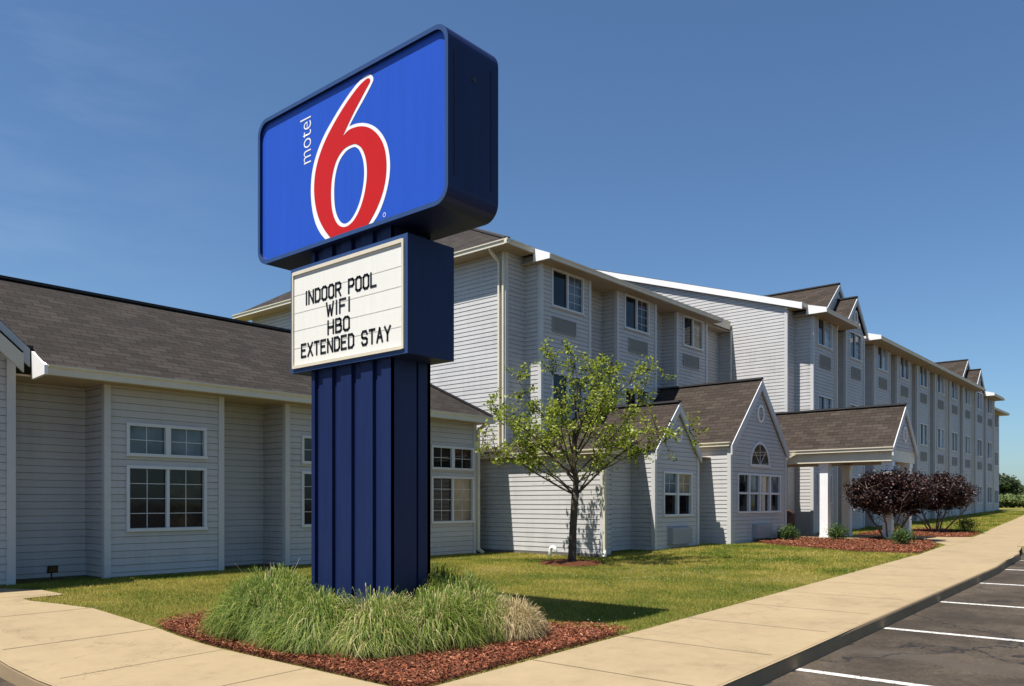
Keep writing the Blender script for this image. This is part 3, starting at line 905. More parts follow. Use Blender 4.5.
m_.hexa([Vector(p) for p in ((eu0 - .03, yy0, zr0 - .17), (eu0 + .02, yy0, zr0 - .17), (eu0 + .02, yy1, zr0 - .20), (eu0 - .03, yy1, zr0 - .20),
                             (eu0 - .03, yy0, zr0 - .02), (eu0 + .02, yy0, zr0 - .02), (eu0 + .02, yy1, zr0 + .26), (eu0 - .03, yy1, zr0 + .26))])
m_.build('eave_return', M['white'], bld)
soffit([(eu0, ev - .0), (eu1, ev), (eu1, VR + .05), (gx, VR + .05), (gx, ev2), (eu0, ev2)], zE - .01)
ds = X[2][1] + .035
downspout([(ds + .02, ev + .02, zE + .02), (ds + .02, VF - .06, zE - .17), (ds + .02, VF - .06, .02), (ds + .04, VF - .22, -.06)])

# ---- three-storey block A (behind the young tree)
k = 1.03; T = xf(k); SA = Siding(.118)
def Z(z): return T(0, 0, z)[2]
uA, vR, vF = 15.95 * k, 13.95 * k, 13.4 * k
zt = Z(7.64)
fl = [Z(6.51) - 5.58 * k, Z(6.51) - 2.79 * k, Z(6.51)]
SA.wall((uA, 26.0 * k), (uA, vR), 0, Z(7.82))
baysA = [(16.74, 18.98), (20.05, 22.28), (23.6, 25.9)]
winA = [(17.2, 18.63), (20.77, 22.15 ), (24.36, 25.72)]
baysA = [(16.74, 18.98), (20.37, 22.60), (23.93, 26.05)]
prev = uA
for i, ((a_, b_), (w0, w1)) in enumerate(zip(baysA, winA)):
    a_ *= k; b_ *= k; w0 *= k; w1 *= k
    SA.wall((prev, vR), (a_, vR), 0, Z(7.80) if i == 0 else zt); SA.wall((a_, vR), (a_, vF), 0, Z(7.80) if i == 0 else zt)
    ops = []
    for j, zs in enumerate(fl):
        if j == 0: continue
        s0, s1 = w0 - a_ + .04, w1 - a_ - .04; z1 = zs + 1.02 * k
        inf = window((a_, vF), (b_, vF), s0, s1, zs + .04, z1 - .04, style='slider')
        panes(inf, zs + .04, z1 - .04, [M['dark'], M['tan'] if (i == 2 and j == 2) else (M['curtain'] if (i + j) % 3 else M['painted_reflect'])], [None, (2, 4)])
        ops.append((s0, s1, zs + .04, z1 - .04))
        ao = (.0, .22, .0)[i]
        ac_grille((a_, vF), (b_, vF), w0 - a_ + ao, w0 - a_ + ao + 1.1, zs - .68 * k, zs - .27 * k)
    SA.wall((a_, vF), (b_, vF), 0, zt, ops)
    SA.wall((b_, vF), (b_, vR), 0, zt)
    corner(a_, vF, 1, 1, 2, zt); corner(b_, vF, -1, 1, 2, zt)
    prev = b_
SA.wall((prev, vR), (28.9, vR), 0, zt)
corner(uA, vR, 1, 1, 2, Z(7.80))
SA.build('siding of the three-storey block behind the young tree')
zc = Z(7.93); eu = 15.5 * k; e1 = 13.5 * k; e2 = 13.0 * k; au, av, az = 19.9 * k, 20.0 * k, Z(10.95); eb = 26.5 * k; rU = 28.9
sl = (az - zc) / (av - e1); zlow = zc - sl * (e1 - e2)
ug = 16.55 * k
roof('hip_roof', [[(eu, eb, zc), (eu, e1, zc), (au, av, az)],
              [(eu, e1, zc), (rU, e1, zc), (rU, av, az), (au, av, az)],
              [(ug, e2, zlow), (26.35 * k, e2, zlow), (26.35 * k, e1, zc), (ug, e1, zc)],
              [(rU, eb, zc), (eu, eb, zc), (au, av, az), (rU, av, az)]], 'shingle', .05, 'hip roof of the three-storey block behind the young tree')
ridge_cap([(eu, e1, zc), (au, av, az), (rU, av, az)])
gutter((eu - .06, eb, zc), (eu - .06, e1 - .06, zc), (-1, 0))
gutter((eu - .06, e1 - .06, zc - .004), (ug, e1 - .06, zc - .004), (0, -1))
gutter((ug + .02, e2 - .06, zlow), (26.4 * k, e2 - .06, zlow), (0, -1))
gutter((26.4 * k, e1 - .06, zc), (28.9, e1 - .06, zc), (0, -1), h=.3)
for uu in (ug - .01, 26.37 * k):
    m_ = MB()
    P = [(uu, e2 - .05, zlow - .14), (uu + .04, e2 - .05, zlow - .14), (uu + .04, e1, zlow - .14), (uu, e1, zlow - .14),
         (uu, e2 - .05, zlow), (uu + .04, e2 - .05, zlow), (uu + .04, e1, zc), (uu, e1, zc)]
    m_.hexa([Vector(p) for p in P])
    m_.build('eave_return', M['white'], bld)
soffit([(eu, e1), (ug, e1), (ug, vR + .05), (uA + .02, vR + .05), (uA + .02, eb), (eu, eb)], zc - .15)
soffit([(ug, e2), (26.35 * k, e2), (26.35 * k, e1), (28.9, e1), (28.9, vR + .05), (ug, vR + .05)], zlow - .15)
downspout([(eu + .02, 14.12 * k, zc - .08), (eu + .05, 14.12 * k, zc - .2), (uA - .06, 14.12 * k, zc - .42), (uA - .06, 14.12 * k, 2.2)])
downspout([(28.9 , 13.45 * k, zlow - .1), (28.9, 13.45 * k, 2.2)])
downspout([(uA - .05, 13.98 * k, zc - .15), (uA - .05, 13.98 * k, 2.2)])

# ---- one-storey front blocks: tree wing, small gable, lobby gable
SO = Siding(.118)
uw = 15.95; g0, g1 = 18.24, 20.58; h0, h1 = 21.55, 25.52
v1, v2, v3, v4 = 11.57, 10.85, 11.44, 10.35
zt = 2.42
SO.wall((uw, 17.5), (uw, 10.87), -.03, zt)
SO.wall((uw, 10.87), (16.25, 10.87), -.03, zt)
SO.wall((16.25, 10.87), (16.25, v1), -.03, zt)
SO.wall((16.25, v1), (g0, v1), 0, 2.76)
SO.wall((g0, v1), (g0, v2), 0, 2.55)
inf = window((g0, v2), (g1, v2), .47, 1.90, .92, 2.00, style='hung', label='double-hung window pair in the small gable')
panes(inf, 1.49, 2.00, [M['curtain'], M['tan']], [(2, 2), (2, 2)]); panes(inf, .92, 1.43, [M['dark'], M['dark']], None, -.05)
SO.wall((g0, v2), (g1, v2), 0, 0, [(.47, 1.90, .92, 2.00)], top=[(0, 2.56), ((g1 - g0) / 2, 2.56 + 1.03 * (g1 - g0) / 2), (g1 - g0, 2.56)])
ac_grille((g0, v2), (g1, v2), .68, 1.72, .13, .56, boxy=True)
SO.wall((g1, v2), (g1, v3), 0, 2.55); SO.wall((g1, v3), (h0, v3), 0, 2.55)
SO.wall((h0, v3), (h0, v4), 0, 2.85)
hm = (h0 + h1) / 2
inf = window((h0, v4), (h1, v4), .50, 3.46, .98, 2.04, style='four', label='wide four-part lobby window', fw=.06)
panes(inf, 1.54, 2.04, [M['painted_reflect'], M['curtain'], M['tan'], M['curtain']], [(1, 1)] * 4); panes(inf, .98, 1.48, [M['dark']], None, -.05)
SO.wall((h0, v4), (h1, v4), .03, 0, [(.50, 3.46, .98, 2.04)], top=[(0, 2.86), ((h1 - h0) / 2, 2.86 + .96 * (h1 - h0) / 2), (h1 - h0, 2.86)])
ac_grille((h0, v4), (h1, v4), 1.46, 2.56, .17, .58, boxy=True)
kB = 1.07
vBR = 10.93 * kB; uB = 27.07 * kB
SO.wall((h1, v4), (h1, vBR), 0, 2.85); SO.wall((h1, vBR), (uB + .4, vBR), 0, 3.2)
for (x_, y_, dx, top_) in ((uw, 10.87, 1, zt), (g0, v2, 1, 2.5), (g1, v2, -1, 2.5), (h0, v4, 1, 2.8), (h1, v4, -1, 2.8)):
    corner(x_, y_, dx, 1, -.1, top_)
SO.build('siding of the one-storey front gables')
# arched window over the lobby window
m_ = MB(); cx_, cz_, rx_, rz2 = h0 + 1.96, 2.36, .70, .72; n = 16
for i in range(n):
    a_, b_ = math.pi * i / n, math.pi * (i + 1) / n
    def q(t, s_, y_): return (cx_ + math.cos(t) * rx_ * s_, y_, cz_ + math.sin(t) * rz2 * s_)
    for (s0, s1) in ((1.0, .88),):
        m_.face([q(a_, s0, v4 - .04), q(b_, s0, v4 - .04), q(b_, s1, v4 - .04), q(a_, s1, v4 - .04)][::-1])
        m_.face([q(a_, s0, v4 + .01), q(b_, s0, v4 + .01), q(b_, s0, v4 - .04), q(a_, s0, v4 - .04)])
        m_.face([q(a_, s1, v4 + .01), q(b_, s1, v4 + .01), q(b_, s1, v4 - .04), q(a_, s1, v4 - .04)])
m_.box(cx_ - rx_ - .02, cx_ + rx_ + .02, v4 - .05, v4 + .01, cz_ - .06, cz_ + .02)
aw = m_.build('arched_window', M['frame'], bld, label='half-round white framed window in the lobby gable')
m_ = MB(); m_.face([(cx_ + math.cos(math.pi * i / n) * rx_ * .9, v4 - .022, cz_ + math.sin(math.pi * i / n) * rz2 * .9) for i in range(n + 1)][::-1])
m_.build('pane', M['painted_reflect'], aw)
m_ = MB()
for t in (45, 90, 135):
    m_.beam((cx_, v4 - .027, cz_), (cx_ + math.cos(R(t)) * rx_ * .9, v4 - .027, cz_ + math.sin(R(t)) * rz2 * .9), .018, .008, 0, (math.sin(R(t)), 0, -math.cos(R(t))))
m_.build('muntins', M['frame'], aw)
vent(h0 + 1.98, v4 - .012, 3.92); vent(19.41, v2 - .012, 3.05, .17, .2)

def gable_roof(name, c, hw, ze, zap, y0, y1, label, mat='shingle2', rk='rake', rth=.17):
    """ridge along y"""
    roof(name, [[(c - hw, y1, ze), (c - hw, y0, ze), (c, y0, zap), (c, y1, zap)],
                [(c + hw, y0, ze), (c + hw, y1, ze), (c, y1, zap), (c, y0, zap)]], mat, .05, label)
    ridge_cap([(c, y0 - .02, zap), (c, y1, zap)])
    rake_boards((c - hw, y0, ze), (c, y0, zap), (c + hw, y0, ze), (0, -1), rth, .03, rk, .06)
gable_roof('gable_roof', 19.41, 1.22, 2.62, 3.93, v2 - .07, 13.85, 'steep brown roof of the small gable')
gable_roof('gable_roof', hm, 2.06, 2.90, 4.97, v4 - .07, 13.85, 'steep brown roof of the lobby gable', rth=.2)
soffit([(g1, v2 + .1), (h0, v2 + .1), (h0, v3), (g1, v3)], 2.52, .02)
# tree wing roof, hipped at the front
ze = 2.50; p_ = .39; fe = 10.72
roof('wing_roof', [[(15.78, 18.2, ze), (15.78, fe, ze), (19.4, fe + 3.62, ze + p_ * 3.62), (19.4, 18.2, ze + p_ * 3.62)],
                   [(15.78, fe, ze), (16.45, fe, ze), (16.45, 11.42, ze + p_ * (11.42 - fe)), (19.4, 11.42, ze + p_ * (11.42 - fe)), (19.4, fe + 3.62, ze + p_ * 3.62)]], 'shingle2', .05, 'low brown roof of the one-storey wing behind the young tree')
gutter((15.73, 17.5, ze), (15.73, fe - .05, ze), (-1, 0), h=.11, w=.08); gutter((15.73, fe - .06, ze - .003), (16.48, fe - .06, ze - .003), (0, -1), h=.11, w=.08)
gutter((16.48, 11.37, ze + .26), (g0 - .02, 11.37, ze + .26), (0, -1), h=.11, w=.08)
soffit([(15.78, fe), (16.45, fe), (16.45, v1 + .03), (16.2, v1 + .03), (16.2, 10.9), (uw + .02, 10.9), (uw + .02, 17.5), (15.78, 17.5)], ze - .14, .02)
gutter((hm - 2.13, v3 + .6, 2.96), (hm - 2.13, v4 - .02, 2.96), (-1, 0), h=.12, w=.1)
gutter((19.41 + 1.28, v2, 2.65), (19.41 + 1.28, v3, 2.65), (1, 0), h=.1, w=.08)
downspout([(15.6, 10.74, 2.4), (15.85, 10.78, 2.2), (15.87, 10.78, .1), (15.75, 10.72, -.05)])
downspout([(h1 + .5, v4 - .1, 2.80), (h1 + .9, vBR - .08, 2.2), (h1 + .9, vBR - .08, .05)])

# ---- portico
pu, pv0, pv1 = 27.45, 7.27, vBR; phw = 1.37
gable_roof('portico_roof', pu, phw, 2.92, 4.32, pv0, pv1, 'brown shingle gable roof of the portico', rk='rake', rth=.16)
S5 = Siding(.118); wv = pv0 + .05
S5.wall((pu - phw + .1, wv), (pu + phw - .1, wv), 2.86, 0, top=[(0, 2.9), (phw - .1, 4.32 - .2), (2 * phw - .2, 2.9)], foundation=False); S5.build('siding in the portico gable')
vent(pu, wv - .012, 3.38, .17, .25)
m_ = MB()
m_.box(pu - phw + .1, pu + phw - .1, pv0 + .06, pv0 + .36, 2.50, 2.90)
m_.box(pu - phw + .1, pu - phw + .34, pv0 + .36, 11.0, 2.50, 2.88); m_.box(pu + phw - .34, pu + phw - .1, pv0 + .36, pv1, 2.50, 2.88)
m_.build('portico_beam', M['gutter'], bld)
gutter((pu - phw - .05, pv1 - .8, 2.93), (pu - phw - .05, pv0 - .02, 2.93), (-1, 0), h=.12)
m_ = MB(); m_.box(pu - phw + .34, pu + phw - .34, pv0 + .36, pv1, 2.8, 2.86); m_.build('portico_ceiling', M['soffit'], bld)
for (x_, y_) in ((26.45, 9.42), (28.4, 9.38), (26.45, 7.5), (28.4, 7.5)):
    m_ = MB(); gg = float(gz(x_, y_)); m_.box(x_ - .13, x_ + .13, y_ - .13, y_ + .13, gg - .1, 2.5)
    m_.box(x_ - .14, x_ + .14, y_ - .14, y_ + .14, gg, gg + .12); m_.box(x_ - .155, x_ + .155, y_ - .155, y_ + .155, 2.36, 2.5)
    m_.build('column', M['white'], bld)

# ---- long three-storey wing B
k = kB; T = xf(k); SB = Siding(.123)
vF = 10.3 * k; z0 = .02
F2 = 2.75 * k; s3 = Z(6.70); fl = [s3 - 2 * F2, s3 - F2, s3]
ge, gr, gback = 10.43 * k, 19.0 * k, 27.57 * k
zc = Z(7.98); pit = .319; zrd = zc + pit * (gr - ge); zlow = zc - pit * (.63 * k)
L_ = (27.5 * k) - vBR
SB.wall((uB, 27.5 * k), (uB, vBR), 0, 0, top=[(0, zc - .05), (27.5 * k - gr, zrd - .12), (L_, zc - .02)])
bu = [27.76, 31.03, 34.4, 37.57, 40.72, 43.94, 46.9, 49.96, 53.06, 55.96]
ztop = Z(7.62)
prev = uB
for i, b0 in enumerate(bu):
    a_, b_ = b0 * k, (b0 + 2.13) * k
    gab = i in (1, 8)
    zq = Z(7.82) if i == 0 else ztop
    SB.wall((prev, vBR), (a_, vBR), z0, zq); SB.wall((a_, vBR), (a_, vF), z0, zq)
    ops = []
    for j, zs in enumerate(fl):
        if i <= 1 and j == 0 and i == 0: pass
        s0, s1 = .40 * k, 1.78 * k; z1 = zs + 1.02 * k
        inf = window((a_, vF), (b_, vF), s0 + .04, s1 - .04, zs + .04, z1 - .04, style='slider', fw=.045, mw=.015)
        rm = random.choice([M['bright_curtain'], M['bright_curtain'], M['curtain'], M['tan'] if j == 0 else M['bright_curtain']])
        panes(inf, zs + .04, z1 - .04, [M['dark'], rm], [None, (2, 4)] if i < 2 else None)
        ops.append((s0 + .04, s1 - .04, zs + .04, z1 - .04))
        if j: ac_grille((a_, vF), (b_, vF), .62 * k, 1.62 * k, zs - .74 * k, zs - .32 * k)
    if gab:
        c_ = (a_ + b_) / 2; ap = Z(9.0)
        SB.wall((a_, vF), (b_, vF), z0, 0, ops, top=[(0, ztop + .1), ((b_ - a_) / 2, ztop + .1 + .9 * (b_ - a_) / 2), (b_ - a_, ztop + .1)])
        gable_roof('dormer_roof', c_, 1.28 * k, Z(7.86), Z(9.08), vF - .08, vF + 5, 'small gable roof over a projecting bay', 'shingle2')
        vent(c_, vF - .012, Z(8.33), .2, .27)
        # larger dormer behind
        y0 = 10.9 * k
        gable_roof('dormer_roof', c_ + .05, 2.1 * k, Z(7.95), Z(9.72), y0, y0 + 7, 'larger gable dormer roof behind the bay', 'shingle2')
        q = MB(); q.face([(c_ - 2.0 * k, y0 + .06, Z(7.9)), (c_ + 2.05 * k, y0 + .06, Z(7.9)), (c_ + .05, y0 + .06, Z(9.62))]); q.build('dormer_wall', M['siding'], bld)
    else:
        SB.wall((a_, vF), (b_, vF), z0, ztop, ops)
    SB.wall((b_, vF), (b_, vBR), z0, ztop if i < 9 else ztop)
    corner(a_, vF, 1, 1, z0 - .1, ztop); corner(b_, vF, -1, 1, z0 - .1, ztop)
    prev = b_
corner(uB, vBR, 1, 1, z0, Z(7.8))
uEnd = 58.1 * k
SB.wall((prev, vBR), (prev, 24), z0, ztop)
SB.build('siding of the long three-storey wing')
def seg(u0, u1):
    y = 9.8 * k
    roof('roof', [[(u0, y, zlow), (u1, y, zlow), (u1, ge, zc), (u0, ge, zc)]], 'shingle', .04, 'front eave strip of the long wing roof')
    gutter((u0, y - .06, zlow), (u1, y - .06, zlow), (0, -1))
    for uu in (u0 - .02, u1 - .02):
        m_ = MB()
        P = [(uu, y - .07, zlow - .15), (uu + .04, y - .07, zlow - .15), (uu + .04, ge, zlow - .15), (uu, ge, zlow - .15),
             (uu, y - .07, zlow + .01), (uu + .04, y - .07, zlow + .01), (uu + .04, ge, zc), (uu, ge, zc)]
        m_.hexa([Vector(p) for p in P])
        m_.build('eave_return', M['white'], bld)
    soffit([(u0, y), (u1, y), (u1, vBR + .05), (u0, vBR + .05)], zlow - .15)
seg(27.5 * k, 30.9 * k); seg(33.45 * k, 52.9 * k); seg(55.4 * k, 58.6 * k)
ur = uB - .10
roof('main_roof', [[(ur, ge, zc), (58.6 * k, ge, zc), (58.6 * k, gr, zrd), (ur, gr, zrd)],
                   [(58.6 * k, gback, zc), (ur, gback, zc), (ur, gr, zrd), (58.6 * k, gr, zrd)]], 'shingle', .06, 'main shingle roof of the long wing')
m_ = MB()
for (ya, yb) in ((ge - .06, gr), (gback, gr)):
    P = []
    for dz in (-.26, -.03):
        for (x_, y_, z_) in ((ur - .03, ya, zc), (ur + .02, ya, zc), (ur + .02, yb, zrd), (ur - .03, yb, zrd)): P.append(Vector((x_, y_, z_ + dz)))
    m_.hexa(P)
m_.build('rake_board', M['white'], bld, label='bright white rake board of the long wing gable end')
m_ = MB(); m_.face([(ur, ge, zc - .1), (uB, ge, zc - .1), (uB, gr, zrd - .1), (ur, gr, zrd - .1)]); m_.build('soffit', M['soffit'], bld)
gutter((ur, ge - .06, zc), (27.5 * k, ge - .06, zc), (0, -1))
soffit([(ur, ge), (27.5 * k, ge), (27.5 * k, vBR + .02), (ur, vBR + .02)], zc - .16)
for uu in (29.95, 46.15, 52.2, 58.2): downspout([(uu * k, vF - .1, zlow - .1), (uu * k, vF - .05, zlow - .3), (uu * k, vF - .05, .3)])
# lower end block E
SE = Siding(.125); eE = 12.3 * k
SE.wall((uEnd, 26), (uEnd, eE), .3, 7.6)
prev = uEnd
for a_ in (63.0, 67.0, 71.0):
    ops = []
    for zs in fl:
        inf = window((a_, eE - .6), (a_ + 2.2, eE - .6), .4, 1.8, zs, zs + 1.0, style='slider'); panes(inf, zs, zs + 1.0, [M['dark'], M['curtain']], None); ops.append((.4, 1.8, zs, zs + 1.0))
    SE.wall((prev, eE), (a_, eE), .3, 8.1); SE.wall((a_, eE), (a_, eE - .6), .3, 8.1); SE.wall((a_, eE - .6), (a_ + 2.2, eE - .6), .3, 8.1, ops); SE.wall((a_ + 2.2, eE - .6), (a_ + 2.2, eE), .3, 8.1)
    prev = a_ + 2.2
SE.build('siding of the set-back end block')
roof('end_roof', [[(uEnd, eE - 1.1, 8.3), (74.3, eE - 1.1, 8.3), (71, 20, 10.8), (uEnd, 20, 10.8)]], 'shingle', .05, 'roof of the set-back end block')
gutter((uEnd, eE - 1.15, 8.3), (74.4, eE - 1.15, 8.3), (0, -1)); soffit([(uEnd, eE - 1.1), (74.3, eE - 1.1), (74.3, eE), (uEnd, eE)], 8.14)

# ------------------------------------------------------------------ pylon sign
sign = tag(empty('pylon_sign', (6.5, 7.94, -.32)), 'tall blue roadside sign with red digit 6 and a white letter board below', 'sign')
GX = 6.5
# pillar with recessed grooves
def rect_ring(x0, x1, y0, y1): return [(x0, y0), (x1, y0), (x1, y1), (x0, y1)]
m_ = MB()
px0, px1, py0, py1 = 6.186, 6.814, 7.17, 8.708
m_.box(px0 + .045, px1 - .045, py0 + .045, py1 - .045, -.6, 4.50)
core = m_
# front and back pans: steps in depth so the shade line is stepped
w_tot = py1 - py0; npan = 4; gr_ = .055
edges_ = [py0, py0 + .30, py0 + .70, py0 + 1.08, py0 + 1.44, py1]
for i in range(5):
    a_ = edges_[i] + (gr_ / 2 if i else 0); b_ = edges_[i + 1] - (gr_ / 2 if i < 4 else 0)
    for sx in (0, 1):
        x0, x1 = (px0, px0 + .05) if sx == 0 else (px1 - .05, px1)
        mid = lerp(a_, b_, .62)
        core.box(x0, x1, a_, mid, -.6, 4.46)
        core.box(x0 + (.028 if sx == 0 else 0), x1 - (.028 if sx else 0), mid, b_, -.6, 4.46)
for i, (a_, b_) in enumerate(((px0 + .001, px0 + .40), (px0 + .43, px1 - .001))):
    core.box(a_, b_, py0, py0 + .05, -.6, 4.455); core.box(a_, b_, py1 - .05, py1, -.6, 4.455)
core.build('pillar', M['blue'], sign, label='ribbed blue metal pillar')

def rrect(y0, y1, z0, z1, r, n=7):
    P = []
    for (cy, cz, a0) in ((y1 - r, z1 - r, 0), (y0 + r, z1 - r, 90), (y0 + r, z0 + r, 180), (y1 - r, z0 + r, 270)):
        for i in range(n + 1):
            t = R(a0 + 90 * i / n); P.append((cy + r * math.cos(t), cz + r * math.sin(t)))
    return P
def shell(x0, x1, ring_in, ring_out, mb, mat=0, depth=.035, back=True):
    """cabinet: side skin, front lip, recess wall, back"""
    n = len(ring_out)
    for i in range(n):
        j = (i + 1) % n
        a_, b_ = ring_out[i], ring_out[j]; c_, d_ = ring_in[i], ring_in[j]
        mb.face([(x0, *a_), (x1, *a_), (x1, *b_), (x0, *b_)], mat)
        mb.face([(x0, *a_), (x0, *b_), (x0, *d_), (x0, *c_)], mat + 1)
        mb.face([(x0, *c_), (x0, *d_), (x0 + depth, *d_), (x0 + depth, *c_)], mat)
        if back:
            mb.face([(x1, *b_), (x1, *a_), (x1, *c_), (x1, *d_)], mat + 1)
            mb.face([(x1, *d_), (x1, *c_), (x1 - depth, *c_), (x1 - depth, *d_)], mat)
# main cabinet
cx0, cx1, cy0, cy1, cz0, cz1 = 6.095, 6.90, 6.145, 9.80, 4.43, 6.38
ro = rrect(cy0, cy1, cz0, cz1, .20); ri = rrect(cy0 + .05, cy1 - .05, cz0 + .05, cz1 - .05, .16)
m_ = MB(); shell(cx0, cx1, ri, ro, m_, 0, .045)
cab = m_.build('cabinet', [M['blue'], M['blue_trim']], sign, label='rounded dark blue sign cabinet')
for xx, nm in ((cx0 + .04, 'sign_face'), (cx1 - .04, 'sign_face')):
    m_ = MB(); P = [(xx, *p) for p in ri]; m_.face(P if xx > 6.5 else P[::-1]); m_.build(nm, M['blue_face'], cab)
m_ = MB()                                                    # seams, plugs, lifting eyes
for xx in (cx0 + .10, cx1 - .12):
    m_.beam((xx, cy0 - .003, cz0 + .3), (xx, cy0 - .003, cz1 - .28), .008, .008, 0, (1, 0, 0))
m_.tube([(6.50, cy0 - .006, 5.88), (6.50, cy0 + .02, 5.88)], .035, 10)
m_.tube([(6.75, cy0 + .35, cz1 + .0), (6.75, cy0 + .38, cz1 + .05), (6.75, cy0 + .44, cz1 + .05), (6.75, cy0 + .47, cz1 - .0)], .009, 6)
m_.build('seams', M['rust'], cab)

def curve_fill(name, loops, x, mat, parent, flip=True):
    cu = bpy.data.curves.new(name, 'CURVE'); cu.dimensions = '2D'; cu.fill_mode = 'BOTH'
    for L in loops:
        sp = cu.splines.new('POLY'); sp.points.add(len(L) - 1)
        for i, (y, z) in enumerate(L): sp.points[i].co = (-y, z, 0, 1)
        sp.use_cyclic_u = True
    o = bpy.data.objects.new(name, cu); col.objects.link(o)
    bpy.context.view_layer.update()
    me = bpy.data.meshes.new_from_object(o.evaluated_get(bpy.context.evaluated_depsgraph_get()))
    col.objects.unlink(o); bpy.data.objects.remove(o); bpy.data.curves.remove(cu)
    b = root_loc(parent)
    for v_ in me.vertices: v_.co = Vector((x - b.x, -v_.co.x - b.y, v_.co.y - b.z))
    me.materials.clear(); me.materials.append(mat)
    q = bpy.data.objects.new(name, me); col.objects.link(q); q.parent = parent
    return q
# trace of the digit in the plane of the face: picture measure -> (y, z) metres on the sign
a0_, b0_ = .6523, .7579
def onface(px, py, u=6.135):
    t = (px - 512) / 811; y = u * (a0_ - b0_ * t) / (b0_ + a0_ * t); D = b0_ * u + a0_ * y
    return (y, H + (503 - py) * D / 811)
def Zp(x, y): return onface(290 + x * .2771, 60 + y * .2771)
def smooth(P, n=6, closed=True):
    out = []; m = len(P)
    for i in range(m if closed else m - 1):
        p0, p1, p2, p3 = [Vector(P[(i + k) % m]) if closed else Vector(P[max(0, min(m - 1, i + k))]) for k in (-1, 0, 1, 2)]
        for j in range(n):
            t = j / n
            out.append(tuple(.5 * ((2 * p1) + (p2 - p0) * t + (2 * p0 - 5 * p1 + 4 * p2 - p3) * t * t + (3 * p1 - p0 - 3 * p2 + p3) * t ** 3)))
    if not closed: out.append(tuple(P[-1]))
    return out
zb_ = cz0 + .052
left = [(136, 655), (112, 628), (93, 590), (81, 540), (76, 480), (80, 410), (95, 345), (120, 280), (155, 215), (195, 150), (235, 95), (265, 64), (285, 53), (298, 58), (301, 73), (290, 98), (268, 140), (240, 190), (214, 240)]
bowl = [(214, 240), (240, 230), (272, 228), (305, 240), (333, 268), (352, 308), (361, 360), (360, 415), (350, 470), (335, 520), (315, 565), (288, 604)]
O = smooth(left, 5, False) + smooth(bowl, 5, False)[1:]
outer = [Zp(*p) for p in O]
lr = [(150, 645), (125, 612), (105, 572), (93, 525), (88, 470), (92, 410), (106, 350), (130, 287), (164, 222), (203, 158), (242, 104), (268, 76), (283, 66), (290, 70), (289, 80), (276, 104), (256, 142), (228, 196), (190, 278)]
br = [(190, 278), (212, 254), (240, 242), (270, 240), (298, 251), (323, 276), (341, 313), (349, 362), (348, 414), (339, 466), (323, 515), (302, 560), (272, 612)]
red_o = [Zp(*p) for p in smooth(lr, 5, False) + smooth(br, 5, False)[1:]]
cw = [(228, 304), (195, 322), (168, 365), (153, 425), (149, 490), (155, 550), (173, 592), (198, 603), (226, 585), (250, 545), (268, 490), (278, 425), (276, 365), (262, 322), (245, 306)]
ci = [(228, 315), (202, 331), (177, 370), (163, 428), (160, 488), (165, 543), (180, 580), (199, 591), (221, 576), (243, 537), (259, 486), (268, 425), (266, 370), (254, 331), (242, 317)]
cen = lambda L, s_: [((x - 214) * s_ + 214, (y - 455) * s_ + 455) for x, y in L]
c_out = [Zp(*p) for p in smooth(cw, 4)]; c_in = [Zp(*p) for p in smooth(ci, 4)]
clip = lambda L: [(y, max(z, zb_)) for y, z in L]
xf_ = cx0 + .04
curve_fill('digit_outline', [clip(outer), c_in], xf_ - .003, M['signwhite'], cab)
curve_fill('digit', [clip(red_o), c_out], xf_ - .006, M['red'], cab)['label'] = 'large red digit 6 with a white edge'
# registered mark
m_ = MB(); y_, z_ = onface(384.5, 214.8); n = 14
for i in range(n):
    a_, b_ = 2 * math.pi * i / n, 2 * math.pi * (i + 1) / n
    m_.face([(xf_ - .003, y_ + math.cos(t) * r_, z_ + math.sin(t) * r_) for t, r_ in ((a_, .026), (b_, .026), (b_, .019), (a_, .019))])
m_.build('registered_mark', M['signwhite'], cab)

def text(name, s_, size, origin, axis_x, axis_y, mat, parent, bold=0, sx=1.0, align='LEFT', spacing=1.0, thick=.004):
    cu = bpy.data.curves.new(name, 'FONT'); cu.body = s_; cu.size = size; cu.offset = bold; cu.align_x = align; cu.space_character = spacing
    cu.resolution_u = 6
    o = bpy.data.objects.new(name, cu); col.objects.link(o)
    bpy.context.view_layer.update()
    me = bpy.data.meshes.new_from_object(o.evaluated_get(bpy.context.evaluated_depsgraph_get()))
    col.objects.unlink(o); bpy.data.objects.remove(o); bpy.data.curves.remove(cu)
    b = root_loc(parent); ax = Vector(axis_x); ay = Vector(axis_y)
    for v_ in me.vertices:
        v_.co = Vector(origin) + ax * (v_.co.x * sx) + ay * v_.co.y - b
    me.materials.clear(); me.materials.append(mat)
    q = bpy.data.objects.new(name, me); col.objects.link(q); q.parent = parent
    q['label'] = 'letters reading ' + s_
    return q
# the word beside the digit, reading upwards
p0 = onface(311.2, 163.5); p1 = onface(311.2, 117.5)
lm = text('lettering', 'motel', .345, (xf_ - .003, p0[0], p0[1]), (0, 0, 1), (0, 1, 0), M['signwhite'], cab, bold=-.004)
zs_ = [v_.co.z for v_ in lm.data.vertices]; f_ = (p1[1] - p0[1]) / (max(zs_) - min(zs_)); zmn = min(zs_)
for v_ in lm.data.vertices: v_.co.z = (v_.co.z - zmn) * f_ + zmn

